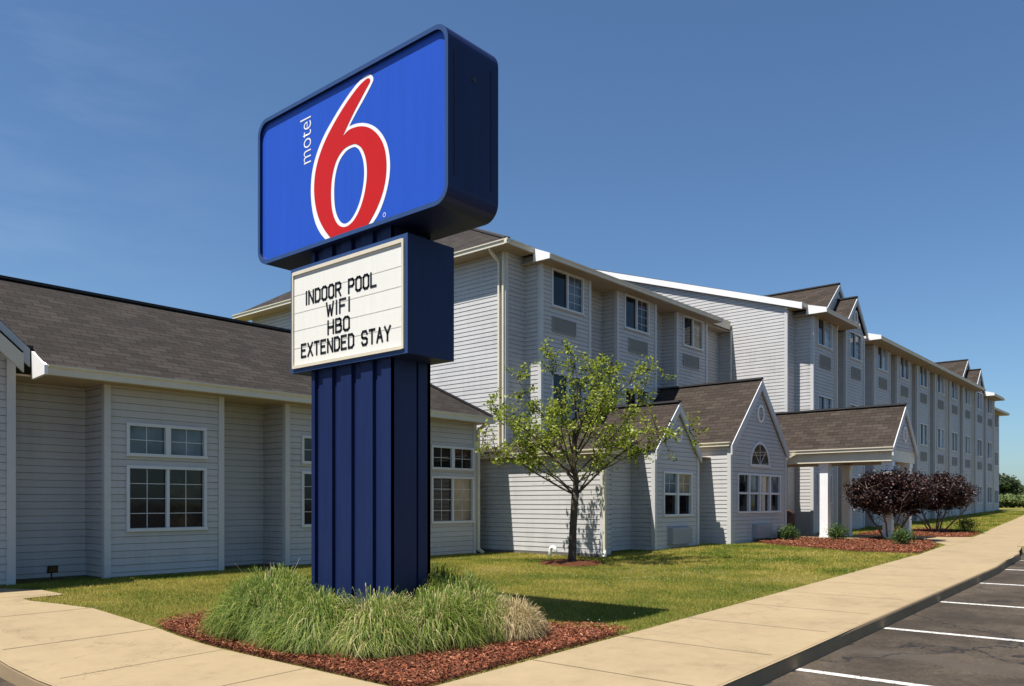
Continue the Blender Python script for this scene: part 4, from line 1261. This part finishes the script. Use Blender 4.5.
# marquee
mx0, mx1, my0, my1, mz0, mz1 = 6.132, 6.868, 6.823, 9.08, 2.905, 4.255
ro = [(my1, mz1), (my0, mz1), (my0, mz0), (my1, mz0)]
ins = .055
ri = [(my1 - ins, mz1 - ins), (my0 + ins, mz1 - ins), (my0 + ins, mz0 + ins), (my1 - ins, mz0 + ins)]
m_ = MB(); shell(mx0, mx1, ri, ro, m_, 0, .03)
mq = m_.build('marquee', [M['blue'], M['blue_trim']], sign, label='blue box of the changeable letter board')
fy0, fy1, fz0, fz1 = my0 + ins, my1 - ins, mz0 + ins, mz1 - ins
for xx, s_ in ((mx0, -1), (mx1, 1)):
    m_ = MB()
    m_.box(min(xx, xx - .03 * s_), max(xx, xx - .03 * s_), fy0, fy1, fz0, fz1)
    m_.build('letter_panel', M['panel'], mq)
m_ = MB(); xr = mx0 - .02
m_.box(xr, mx0 + .01, fy0 - .004, fy0 + .03, fz0, fz1); m_.box(xr, mx0 + .01, fy1 - .02, fy1 + .004, fz0, fz1)
m_.box(xr, mx0 + .01, fy0 + .03, fy1 - .02, fz0 - .004, fz0 + .035); m_.box(xr, mx0 + .01, fy0 + .03, fy1 - .02, fz1 - .04, fz1 + .004)
m_.build('panel_retainer', M['retainer'], mq)
m_ = MB()
rows = 5; hh = (fz1 - .05 - fz0 - .05) / rows
for i in range(1, rows + 1):
    z_ = fz0 + .03 + hh * i
    m_.box(mx0 - .002, mx0, fy0 + .03, fy1 - .02, z_ - .005, z_ + .006)
m_.build('letter_tracks', plain('track', (.56, .53, .46), .5, .05), mq)
lines = [('INDOOR POOL', (305.5, 388.5), (277.5, 290, 304.5)), ('WIFI', (326.5, 350), (0, 0, 0)), ('HBO', (328, 349), (0, 0, 0)), ('EXTENDED STAY', (301.5, 391), (0, 0, 0))]
# base lines and cap heights on the board
LB = [('INDOOR POOL', (306, 306), (376, 286)), ('WIFI', (326.5, 317.5), (349.5, 311)), ('HBO', (328, 335.5), (349, 330)), ('EXTENDED STAY', (301.5, 358.5), (390, 340.5))]
G_ = {   # square-cut changeable letters as strokes on a unit cell
 'I': [[(.5, 0), (.5, 1)]], 'N': [[(0, 0), (0, 1), (1, 0), (1, 1)]], 'L': [[(0, 1), (0, 0), (.95, 0)]],
 'D': [[(0, 0), (0, 1), (.7, 1), (1, .82), (1, .18), (.7, 0), (0, 0)]], 'O': [[(.25, 0), (0, .14), (0, .86), (.25, 1), (.75, 1), (1, .86), (1, .14), (.75, 0), (.25, 0)]],
 'R': [[(0, 0), (0, 1), (.75, 1), (1, .88), (1, .62), (.75, .5), (0, .5)], [(.5, .5), (1, 0)]], 'P': [[(0, 0), (0, 1), (.75, 1), (1, .88), (1, .6), (.75, .47), (0, .47)]],
 'W': [[(0, 1), (.25, 0), (.5, .75), (.75, 0), (1, 1)]], 'F': [[(0, 0), (0, 1), (.95, 1)], [(0, .52), (.75, .52)]], 'H': [[(0, 0), (0, 1)], [(1, 0), (1, 1)], [(0, .5), (1, .5)]],
 'B': [[(0, 0), (0, 1), (.7, 1), (.92, .9), (.92, .64), (.7, .53), (0, .53)], [(.7, .53), (1, .4), (1, .12), (.75, 0), (0, 0)]], 'E': [[(.95, 1), (0, 1), (0, 0), (.95, 0)], [(0, .52), (.75, .52)]],
 'X': [[(0, 0), (1, 1)], [(0, 1), (1, 0)]], 'T': [[(0, 1), (1, 1)], [(.5, 1), (.5, 0)]],
 'S': [[(1, .8), (.8, 1), (.2, 1), (0, .85), (0, .62), (.2, .52), (.8, .48), (1, .38), (1, .15), (.8, 0), (.2, 0), (0, .18)]], 'A': [[(0, 0), (.5, 1), (1, 0)], [(.2, .33), (.8, .33)]], 'Y': [[(0, 1), (.5, .48), (1, 1)], [(.5, .48), (.5, 0)]]}
def board_letters(txt, A, B, cap, x, parent, wd=.068, th=.030):
    """letters between the points A and B (y, z) on the board; each quarter-stroke is a thin slab"""
    n = len(txt); span = A[0] - B[0]; ww = [(.16 if c == 'I' else (.75 if c == ' ' else (1.15 if c == 'W' else 1.0))) for c in txt]
    gap = .48; tot = sum(ww) + gap * (n - 1); sc = span / tot; cur = 0; mb = MB(); word = ''
    for c, w_ in zip(txt, ww):
        if c != ' ':
            for st in G_[c]:
                for (xa, za), (xb, zb3) in zip(st[:-1], st[1:]):
                    f = lambda q, z_: Vector((x, A[0] - (cur + q * (w_ if c != 'I' else w_)) * sc, A[1] + th / 2 + z_ * (cap - th)))
                    p = f(xa, za); q_ = f(xb, zb3); d = (q_ - p).normalized(); p = p - d * th * .42; q_ = q_ + d * th * .42
                    mb.beam(p, q_, th, .0016, 0, d.cross(Vector((1, 0, 0))))
        cur += w_ + gap
        word += c
        if c == ' ' or cur > tot:
            mb.build('lettering', M['black'], parent, label='black letters reading ' + word.strip()); mb = MB(); word = ''
for s_, (xa, ya), (xb, yb) in LB:
    A = onface(xa, ya, mx0 - .004); B = onface(xb, yb, mx0 - .004)
    board_letters(s_, (A[0], (A[1] + B[1]) / 2), B, .186, mx0 - .0032, mq)

# ------------------------------------------------------------------ ornamental grass clumps
M['fountain'] = blade_mat('fountain_grass', [(0, (.035, .07, .008)), (.38, (.125, .19, .025)), (.62, (.25, .30, .05)), (.82, (.46, .39, .17)), (1, (.64, .50, .30))], .32)
M['straw'] = blade_mat('dry_grass', [(0, (.10, .14, .03)), (.3, (.34, .28, .12)), (.7, (.56, .42, .24)), (1, (.70, .55, .36))], .35)
def clump(x, y, rad, hgt, n, mat, dry, label, plume=40, lean=(0, 0)):
    z = float(gz(x, y)) + .03
    root = empty('ornamental_grass', (x, y, z))
    tag(root, label, 'ornamental grass', 'ornamental grass clumps round the foot of the sign')
    n = int(n * 2.3); plume = int(plume * .35); pl_h = hgt; hgt = hgt * rng.uniform(1.5, 1.75); rad = rad * .94
    th = rng.uniform(0, 2 * np.pi, n); r0 = rng.uniform(0, .2, n) * 1.0; reach = rad * rng.beta(2.6, 1.6, n) * 1.15
    h = hgt * rng.uniform(.55, 1.12, n) * (1.05 - .35 * (reach / rad) ** 2)
    K = 6; ts = np.linspace(0, 1, K + 1)
    D = np.stack([np.cos(th), np.sin(th)], 1)
    base = D * r0[:, None]
    nt_ = 11; tufts = rng.uniform(0, 2 * np.pi, nt_); th = tufts[rng.integers(0, nt_, n)] + rng.normal(0, .26, n); D = np.stack([np.cos(th), np.sin(th)], 1); base = D * r0[:, None]
    zend = np.clip(rng.normal(.08, .25, n) + .7 * (1 - reach / rad), 0, .72); pk = rng.uniform(1.9, 2.9, n); curl = rng.normal(0, .22, n); D2 = np.stack([-D[:, 1], D[:, 0]], 1)
    pts = []
    for t in ts:
        rr = reach * (1 - (1 - t) ** 1.7)
        zz = h * .62 * (pk * t - (pk - zend) * t * t)
        p = base + D * rr[:, None] + D2 * (curl * reach * t * t)[:, None] + np.array(lean)[None] * t
        pts.append(np.stack([p[:, 0], p[:, 1], np.maximum(zz, .015 + .03 * t)], 1))
    P = np.stack(pts, 1)                                       # n,K+1,3
    sw = rng.uniform(0, 2 * np.pi, n); side = np.stack([-np.sin(th + .5 * np.sin(sw)), np.cos(th + .5 * np.sin(sw)), .4 * np.sin(sw)], 1)
    wd = rng.uniform(.0022, .0052, n)[:, None, None] * (1 - .85 * ts ** 2)[None, :, None]
    A = P - side[:, None, :] * wd; B = P + side[:, None, :] * wd
    V = np.stack([A, B], 2).reshape(-1, 3)
    i0 = (np.arange(n)[:, None] * (K + 1) * 2 + np.arange(K)[None] * 2).reshape(-1)
    F = np.stack([i0, i0 + 1, i0 + 3, i0 + 2], 1)
    rr = np.clip(rng.beta(2, 3.4, n) + dry * rng.uniform(0, 1, n), 0, 1)
    cloud_mesh('blades', V + np.array([x, y, z]), F, mat, parent=root, attr=np.repeat(rr, (K + 1) * 2))
    if plume:
        mb = MB()
        for _ in range(plume):
            t = random.uniform(0, 2 * math.pi); q = random.uniform(.35, 1.2) * rad; hz = pl_h * random.uniform(.75, 1.1)
            b = Vector((x, y, z)); e = b + Vector((math.cos(t) * q, math.sin(t) * q, hz)); md = b.lerp(e, .6) + Vector((0, 0, .06))
            s_ = Vector((-math.sin(t), math.cos(t), 0)) * .002
            mb.face([b - s_, b + s_, md + s_, md - s_]); mb.face([md - s_, md + s_, e + s_ * .4, e - s_ * .4])
        mb.build('stalks', M['stalk'], root)
M['stalk'] = plain('dry_stalk', (.42, .34, .24), .8, .1)
CL = [
 (5.85, 9.0, .52, .70, 3600, 'fountain', .12, 'tall green ornamental grass clump at the left end of the bed', 90),
 (5.35, 8.45, .58, .70, 3600, 'fountain', .06, 'green ornamental grass clump second from the left end', 35),
 (5.28, 7.95, .60, .66, 3600, 'fountain', .05, 'green grass clump in front of the left half of the pillar', 15),
 (5.30, 7.25, .58, .62, 3400, 'fountain', .10, 'green grass clump in front of the right half of the pillar', 12),
 (5.48, 6.60, .56, .60, 3400, 'fountain', .36, 'straw streaked grass clump in front of the pillar corner', 12),
 (6.05, 6.30, .56, .64, 3400, 'fountain', .24, 'green and straw grass clump right of the pillar corner', 14),
 (6.60, 6.25, .50, .58, 3200, 'fountain', .38, 'mixed green and dry grass clump beside the tan one', 10),
 (6.80, 5.90, .33, .47, 2400, 'straw', .25, 'bleached tan grass clump at the right end of the bed', 8),
 (6.95, 6.85, .50, .70, 3000, 'fountain', .05, 'green grass clump right of the pillar in the shade', 25),
 (7.35, 7.60, .48, .66, 2600, 'fountain', .05, 'dark green grass clump behind the pillar', 20),
 (6.5, 9.05, .45, .60, 2600, 'fountain', .08, 'green grass clump behind the left side of the pillar', 20),
]
for c in CL: clump(c[0], c[1], c[2], c[3], c[4], M[c[5]], c[6], c[7], c[8])

# ------------------------------------------------------------------ leaves and trees
def leaf_cloud(name, C, size, mat, parent, jitter=.0, flat=.5, colour=None):
    n = len(C)
    nrm = rng.normal(0, 1, (n, 3)); nrm[:, 2] = np.abs(nrm[:, 2]) + flat; nrm /= np.linalg.norm(nrm, axis=1)[:, None]
    t = rng.normal(0, 1, (n, 3)); a_ = np.cross(nrm, t); a_ /= np.linalg.norm(a_, axis=1)[:, None]; b_ = np.cross(nrm, a_)
    s_ = size * rng.uniform(.6, 1.3, n)[:, None]
    q = [C - a_ * s_ * .5, C - b_ * s_ * .32 + a_ * s_ * .05 - nrm * s_ * .05, C + a_ * s_ * .55, C + b_ * s_ * .32 + a_ * s_ * .05 - nrm * s_ * .05]
    V = np.stack(q, 1).reshape(-1, 3); F = np.arange(n * 4).reshape(-1, 4)
    r = rng.uniform(0, 1, n) if colour is None else colour
    return cloud_mesh(name, V, F, mat, parent=parent, attr=np.repeat(r, 4))
M['leaf'] = blade_mat('tree_leaves', [(0, (.06, .09, .008)), (.4, (.18, .235, .022)), (.75, (.34, .40, .05)), (.95, (.5, .5, .11)), (1, (.36, .20, .05))], .45, rough=.42)
M['purple'] = blade_mat('purple_leaves', [(0, (.007, .003, .003)), (.5, (.021, .009, .009)), (.85, (.055, .024, .019)), (1, (.11, .05, .036))], .12, rough=.45)
M['shrubleaf'] = blade_mat('shrub_leaves', [(0, (.018, .04, .008)), (.5, (.05, .10, .018)), (1, (.13, .20, .04))], .35)
M['farleaf'] = blade_mat('far_leaves', [(0, (.025, .045, .018)), (.5, (.055, .085, .035)), (1, (.10, .13, .06))], .3)
M['farleaf2'] = blade_mat('far_hedge_leaves', [(0, (.05, .08, .02)), (.5, (.12, .16, .045)), (1, (.22, .26, .09))], .3)

def limb(mb, p, q, r0, r1, bend=.12, n=6):
    p = Vector(p); q = Vector(q); L = (q - p).length
    off = Vector((random.uniform(-1, 1), random.uniform(-1, 1), random.uniform(-.3, 1))) * bend * L
    pts = []; rad = []
    for i in range(n + 1):
        t = i / n; pts.append(p.lerp(q, t) + off * (4 * t * (1 - t)) * .5 + Vector((random.uniform(-1, 1), random.uniform(-1, 1), random.uniform(-1, 1))) * .012 * L); rad.append(lerp(r0, r1, t))
    pts[0] = p
    mb.tube(pts, rad, 6, cap=False)
    return pts

# young tree on the lawn
tx, ty = TR; tz = float(gz(tx, ty))
tree = tag(empty('young_tree', (tx, ty, tz)), 'young tree with thin spreading branches and sparse bright green leaves on the lawn', 'tree')
rt = Vector((.6523, -.7579, 0)); fw = Vector((.7579, .6523, 0))
mb = MB()
B0 = Vector((tx, ty, tz))
tp = [B0 + Vector((0, 0, -.1)), B0 + Vector((.0, 0, .12)), B0 + rt * .02 + Vector((0, 0, .7)), B0 + rt * .05 + Vector((0, 0, 1.25)), B0 + rt * .08 + Vector((0, 0, 1.62))]
mb.tube(tp, [.125, .09, .082, .078, .085], 9)
fork = tp[-1]
ends = [(-1.75, -.3, 3.35), (-1.95, .3, 2.62), (-1.2, .5, 4.0), (-.55, -.5, 4.25), (.02, .1, 4.45), (.45, .7, 4.25), (.85, -.3, 4.2), (1.55, .3, 3.65), (1.6, -.2, 4.1), (2.6, .25, 2.8),
        (1.75, -.6, 2.75), (-.95, -.7, 2.35), (.6, -1.1, 2.6), (-.35, 1.2, 3.3), (-.9, 1.3, 2.9), (.9, 1.4, 3.4), (1.5, 1.1, 2.7), (-.3, -1.3, 3.2), (.7, -1.3, 3.6), (-1.4, -.9, 2.9), (-1.5, .1, 2.3)]
Lc = []
leader = limb(mb, fork, B0 + rt * .12 + fw * .05 + Vector((0, 0, 3.9)), .07, .012, .05, 10)
for (lx, dp, z) in ends:
    e = B0 + rt * lx + fw * dp + Vector((0, 0, z - tz)); s_ = Vector(leader[max(0, min(6, int((z - 2.3) * 2.1 + random.uniform(-1, 1.5))))]) - Vector((0, 0, random.uniform(0, .2)))
    pts = limb(mb, s_, e, random.uniform(.016, .028), .004, .2, 7)
    m = len(pts)
    for i in range(2, m):
        for _ in range(4 if i < m - 1 else 5):
            d = Vector((random.gauss(0, 1), random.gauss(0, 1), random.gauss(.25, .8))).normalized()
            q = pts[i] + d * random.uniform(.22, .55) * (1.0 if i > 3 else .6)
            if (q - B0).z < 1.95: continue
            tw = limb(mb, pts[i], q, .009, .003, .2, 3)
            dens = 31 if i > 3 else 7
            for _l in range(random.randint(int(dens * .55), dens)):
                t = random.uniform(.25, 1.08); b = Vector(tw[0]).lerp(tw[-1], t)
                Lc.append(b + Vector((random.gauss(0, .055), random.gauss(0, .055), random.gauss(0, .055))))
mb.build('trunk', M['bark'], tree, smooth=True)
leaf_cloud('crown', np.array([tuple(p) for p in Lc]), .078, M['leaf'], tree, colour=np.clip(rng.beta(2, 2, len(Lc)), 0, 1))

# purple-leaved small trees
def purple(x, y, w, z_lo, z_hi, n, label, seed):
    random.seed(seed); z = float(gz(x, y)) + .05
    root = tag(empty('purple_leaf_shrub', (x, y, z)), label, 'shrub', 'purple-leaved shrubs by the portico')
    mb = MB(); B = Vector((x, y, z - .1)); C = []
    lob = []
    for i in range(7):
        t = 2 * math.pi * i / 7 + random.uniform(-.3, .3); q = B + Vector((math.cos(t) * .12, math.sin(t) * .12, 0)); r_ = random.uniform(.35, .5) * w
        e = Vector((x + math.cos(t) * r_, y + math.sin(t) * r_, lerp(z_lo, z_hi, random.uniform(.25, .6))))
        pts = limb(mb, q, e, .032, .012, .15, 6)
        for j in range(2, 7):
            for _ in range(3):
                f = pts[j] + Vector((random.gauss(0, .25), random.gauss(0, .25), random.uniform(.1, .4))); limb(mb, pts[j], f, .01, .003, .1, 3)
    mb.build('trunk', M['bark_light'], root, smooth=True)
    # crown: many overlapping tufts on a flattened dome
    T_ = []
    zc_ = lerp(z_lo, z_hi, .47)
    for i in range(220):
        d = Vector((random.gauss(0, 1), random.gauss(0, 1), random.gauss(0, 1))).normalized() * random.uniform(.5, .95) * (1 + .10 * math.sin(i * 1.7))
        T_.append((x + d.x * w * .47, y + d.y * w * .47, max(z_lo + .06, zc_ + d.z * (z_hi - z_lo) * (.53 if d.z > 0 else .42))))
    T_ = np.array(T_); c = T_[rng.integers(0, len(T_), n)]
    c = c + rng.normal(0, 1, (n, 3)) * np.array([.12, .12, .09])
    leaf_cloud('crown', c, .074, M['purple'], root, flat=.3)
purple(26.35, 7.42, 2.6, .84, 2.2, 36000, 'round purple-leaved shrub in front of the portico columns', 3)
purple(33.1, 7.7, 2.6, .86, 2.36, 30000, 'purple-leaved shrub on bare stems right of the portico path', 5)
random.seed(21)

def shrub(x, y, w, h, label):
    z = float(gz(x, y)) + .04
    root = tag(empty('green_shrub', (x, y, z)), label, 'shrub', 'small green shrubs in the portico beds')
    mb = MB()
    for i in range(9):
        t = random.uniform(0, 6.28); limb(mb, (x, y, z - .04), (x + math.cos(t) * w * .35, y + math.sin(t) * w * .35, z + h * random.uniform(.5, .85)), .01, .004, .1, 3)
    mb.build('stems', M['bark_light'], root)
    n = 1500; d = rng.normal(0, 1, (n, 3)); d /= np.linalg.norm(d, axis=1)[:, None]; r_ = rng.uniform(.35, 1.12, n)[:, None] * (1 + .2 * np.sin(d[:, :1] * 7 + d[:, 1:2] * 5))
    P = d * r_ * np.array([w / 2, w / 2, h / 2]) + np.array([x, y, z + h * .5])
    P[:, 2] = np.maximum(P[:, 2], z + .02)
    leaf_cloud('foliage', P, .046, M['shrubleaf'], root)
shrub(24.1, 9.7, .62, .46, 'small green shrub at the foot of the lobby gable')
shrub(24.9, 8.5, .66, .50, 'bright green shrub beside the first white column')
shrub(23.5, 6.3, .62, .46, 'green shrub at the front of the bed near the sidewalk')
shrub(33.4, 6.75, .72, .55, 'dark green shrub standing right of the portico path')

# background trees and hedge beyond the end of the building
def back_tree(name, x, y, w, h, label, n=5000, mat='farleaf', cat='tree', group=None, leaf=.42, trunk=True, low=.18):
    z = float(gz(x, y)); root = tag(empty(name, (x, y, z)), label, cat, group)
    mb = MB()
    B = Vector((x, y, z - .2)); topv = Vector((x, y, z + h * .55))
    mb.tube([B, B.lerp(topv, .5), topv], [w * .04 + .08, w * .03 + .06, w * .015 + .03], 8)
    for i in range(8):
        t = 2 * math.pi * i / 8; limb(mb, B.lerp(topv, random.uniform(.35, .9)), (x + math.cos(t) * w * .38, y + math.sin(t) * w * .38, z + h * random.uniform(.45, .85)), .10, .03, .1, 4)
    mb.build('trunk', M['bark'], root)
    T_ = []
    for i in range(46):
        t = random.uniform(0, 6.283); ph = random.uniform(-1, 1); r_ = random.uniform(.55, 1.0)
        c = math.sqrt(1 - ph * ph); T_.append((x + math.cos(t) * c * r_ * w * .42, y + math.sin(t) * c * r_ * w * .42, z + h * (low + (1 - low) * .5) + ph * r_ * h * (1 - low) * .42))
    T_ = np.array(T_); c = T_[rng.integers(0, len(T_), n)] + rng.normal(0, 1, (n, 3)) * np.array([w * .075, w * .075, h * .05])
    c[:, 2] = np.maximum(c[:, 2], z + .05)
    leaf_cloud('crown', c, leaf, M[mat], root)
def place(px, D):                                               # metres from the lateral angle and the distance
    Xc = (px - 512) / 811 * D; return (a0_ * Xc + b0_ * D, -b0_ * Xc + a0_ * D)
x_, y_ = place(1001, 120); back_tree('broadleaf_tree', x_, y_, 6.0, 4.7, 'tallest dark tree just beyond the end of the building', 6000)
x_, y_ = place(1023, 150); back_tree('broadleaf_tree', x_, y_, 8, 3.9, 'low rounded dark tree at the right edge beyond the hedge', 6000)
x_, y_ = place(1050, 130); back_tree('broadleaf_tree', x_, y_, 9, 3.8, 'dark tree just outside the right edge', 3000)
x_, y_ = place(984, 125); back_tree('broadleaf_tree', x_, y_, 6, 4.4, 'dark tree half hidden by the end of the building', 4000)
for i, (px, w) in enumerate(((1000, 6.5), (1012, 7), (1026, 7), (1040, 7))):
    x_, y_ = place(px, 92 + i); back_tree('hedge_shrub', x_, y_, w, 1.6, ['pale green hedge shrub nearest the building end', 'pale green hedge shrub, middle of the row', 'pale green hedge shrub at the right edge', 'pale green hedge shrub beyond the right edge'][i], 5000, 'farleaf2', 'shrub', 'pale green hedge shrubs beyond the lawn', .25, low=.0)

# ------------------------------------------------------------------ small things
# flood light in the recess of the left wing
fx, fy = 5.35, 14.95; fz = float(gz(fx, fy))
fl_ = tag(empty('flood_light', (fx, fy, fz)), 'small black flood light on a stake in the grass at the left wing', 'light')
m_ = MB(); m_.tube([(fx, fy, fz - .1), (fx, fy, fz + .14)], .012, 8); m_.build('stake', M['black'], fl_)
m_ = MB(); m_.hexa([Vector(p) for p in ((fx - .08, fy - .06, fz + .12), (fx + .08, fy - .06, fz + .12), (fx + .06, fy + .06, fz + .12), (fx - .06, fy + .06, fz + .12),
                                        (fx - .08, fy - .08, fz + .25), (fx + .08, fy - .08, fz + .25), (fx + .05, fy + .05, fz + .23), (fx - .05, fy + .05, fz + .23))]); hd = m_.build('lamp_head', M['black'], fl_)
m_ = MB(); m_.box(fx - .065, fx + .065, fy - .085, fy - .075, fz + .135, fz + .235); m_.build('lens', M['dark'], hd)
# gooseneck vent pipe
vx, vy = 15.35, 12.0; vz = float(gz(vx, vy)); m_ = MB()
arc = [(vx, vy, vz - .05), (vx, vy, vz + .17)] + [(vx, vy - .08 + .08 * math.cos(t), vz + .17 + .08 * math.sin(t)) for t in np.linspace(.3, math.pi, 8)] + [(vx, vy - .16, vz + .12)]
m_.tube(arc, .045, 12); tag(m_.build('vent_pipe', M['pvc'], smooth=True), 'white gooseneck vent pipe at the wall behind the young tree', 'pipe')
# litter bin under the portico eave
bx_, by_ = 26.6, 10.75; bz = float(gz(bx_, by_)); lb = tag(empty('litter_bin', (bx_, by_, bz)), 'dark brown litter bin against the wall left of the portico', 'bin')
m_ = MB(); m_.tube([(bx_, by_, bz), (bx_, by_, bz + .06), (bx_, by_, bz + .75), (bx_, by_, bz + .78)], [.24, .26, .27, .26], 18); m_.build('body', M['bin'], lb)
m_ = MB(); m_.tube([(bx_, by_, bz + .78), (bx_, by_, bz + .84), (bx_, by_, bz + .92), (bx_, by_, bz + .95)], [.28, .27, .18, .05], 18); m_.build('lid', M['bin'], lb)
# low dark utility box
ux, uy = 24.75, 10.1; uz = float(gz(ux, uy)); m_ = MB(); m_.box(ux - .17, ux + .17, uy - .12, uy + .12, uz, uz + .24); m_.box(ux - .19, ux + .19, uy - .14, uy + .14, uz + .24, uz + .27)
tag(m_.build('utility_box', M['black']), 'low black utility box beside the lobby air conditioner', 'box')

# ------------------------------------------------------------------ sky, sun, camera
to_sun = Vector((-1, .22, 2.3)).normalized()
el = math.asin(to_sun.z); az_ = math.atan2(to_sun.x, to_sun.y)
w = bpy.data.worlds.new('World'); scene.world = w; w.use_nodes = True
nt = w.node_tree; nt.nodes.clear()
out = nt.nodes.new('ShaderNodeOutputWorld'); bg = nt.nodes.new('ShaderNodeBackground'); sky = nt.nodes.new('ShaderNodeTexSky')
sky.sky_type = 'NISHITA'; sky.sun_disc = False; sky.sun_elevation = el; sky.sun_rotation = az_
sky.air_density = 1.0; sky.dust_density = .9; sky.ozone_density = 3.0; sky.altitude = 200
bg.inputs[1].default_value = .068
tc = nt.nodes.new('ShaderNodeTexCoord'); mp = nt.nodes.new('ShaderNodeMapping'); mp.inputs['Scale'].default_value = (1.2, 1.2, 5)
nt.links.new(tc.outputs['Generated'], mp.inputs[0])
nz = nt.nodes.new('ShaderNodeTexNoise'); nz.inputs['Scale'].default_value = 2.2; nz.inputs['Detail'].default_value = 7; nz.inputs['Roughness'].default_value = .62
nt.links.new(mp.outputs[0], nz.inputs['Vector'])
cr = nt.nodes.new('ShaderNodeValToRGB'); cr.color_ramp.elements[0].position = .46; cr.color_ramp.elements[1].position = .85
cr.color_ramp.elements[0].color = (0, 0, 0, 1); cr.color_ramp.elements[1].color = (.28, .28, .28, 1)
nt.links.new(nz.outputs[0], cr.inputs[0])
sx_ = nt.nodes.new('ShaderNodeSeparateXYZ'); nt.links.new(tc.outputs['Generated'], sx_.inputs[0])
mr = nt.nodes.new('ShaderNodeMapRange'); nt.links.new(sx_.outputs[0], mr.inputs[0]); mr.inputs[1].default_value = .52; mr.inputs[2].default_value = .27; mr.inputs[3].default_value = 0; mr.inputs[4].default_value = 1   # thin cloud only to the north-west
mm = nt.nodes.new('ShaderNodeMath'); mm.operation = 'MULTIPLY'; nt.links.new(cr.outputs[0], mm.inputs[0]); nt.links.new(mr.outputs[0], mm.inputs[1])
mixc = nt.nodes.new('ShaderNodeMix'); mixc.data_type = 'RGBA'; nt.links.new(mm.outputs[0], mixc.inputs[0]); nt.links.new(sky.outputs[0], mixc.inputs[6]); mixc.inputs[7].default_value = (5.5, 6.0, 6.8, 1)
tint = nt.nodes.new('ShaderNodeMix'); tint.data_type = 'RGBA'; tint.blend_type = 'MULTIPLY'; tint.inputs[0].default_value = 1; nt.links.new(mixc.outputs[2], tint.inputs[6]); tint.inputs[7].default_value = (.76, .95, 1.08, 1)
nt.links.new(tint.outputs[2], bg.inputs[0]); nt.links.new(bg.outputs[0], out.inputs[0])

sl_ = bpy.data.lights.new('sun', 'SUN'); sl_.energy = 5.0; sl_.angle = R(.5); sl_.color = (1, .955, .89)
so = bpy.data.objects.new('sun', sl_); so.rotation_euler = to_sun.to_track_quat('Z', 'Y').to_euler(); so.location = (0, 0, 60); col.objects.link(so)

cam = bpy.data.cameras.new('camera'); cam.sensor_width = 36; cam.lens = 36 * 811 / 1024; cam.shift_y = 160 / 1024; cam.clip_end = 5000; cam.clip_start = .05
co = bpy.data.objects.new('camera', cam); co.location = (0, 0, H); co.rotation_euler = (R(90), 0, -math.atan2(.7579, .6523)); col.objects.link(co)
scene.camera = co
scene.view_settings.view_transform = 'Standard'; scene.view_settings.look = 'None'; scene.view_settings.gamma = 1; scene.view_settings.exposure = 0.76
scene.render.resolution_x = 1024; scene.render.resolution_y = 686
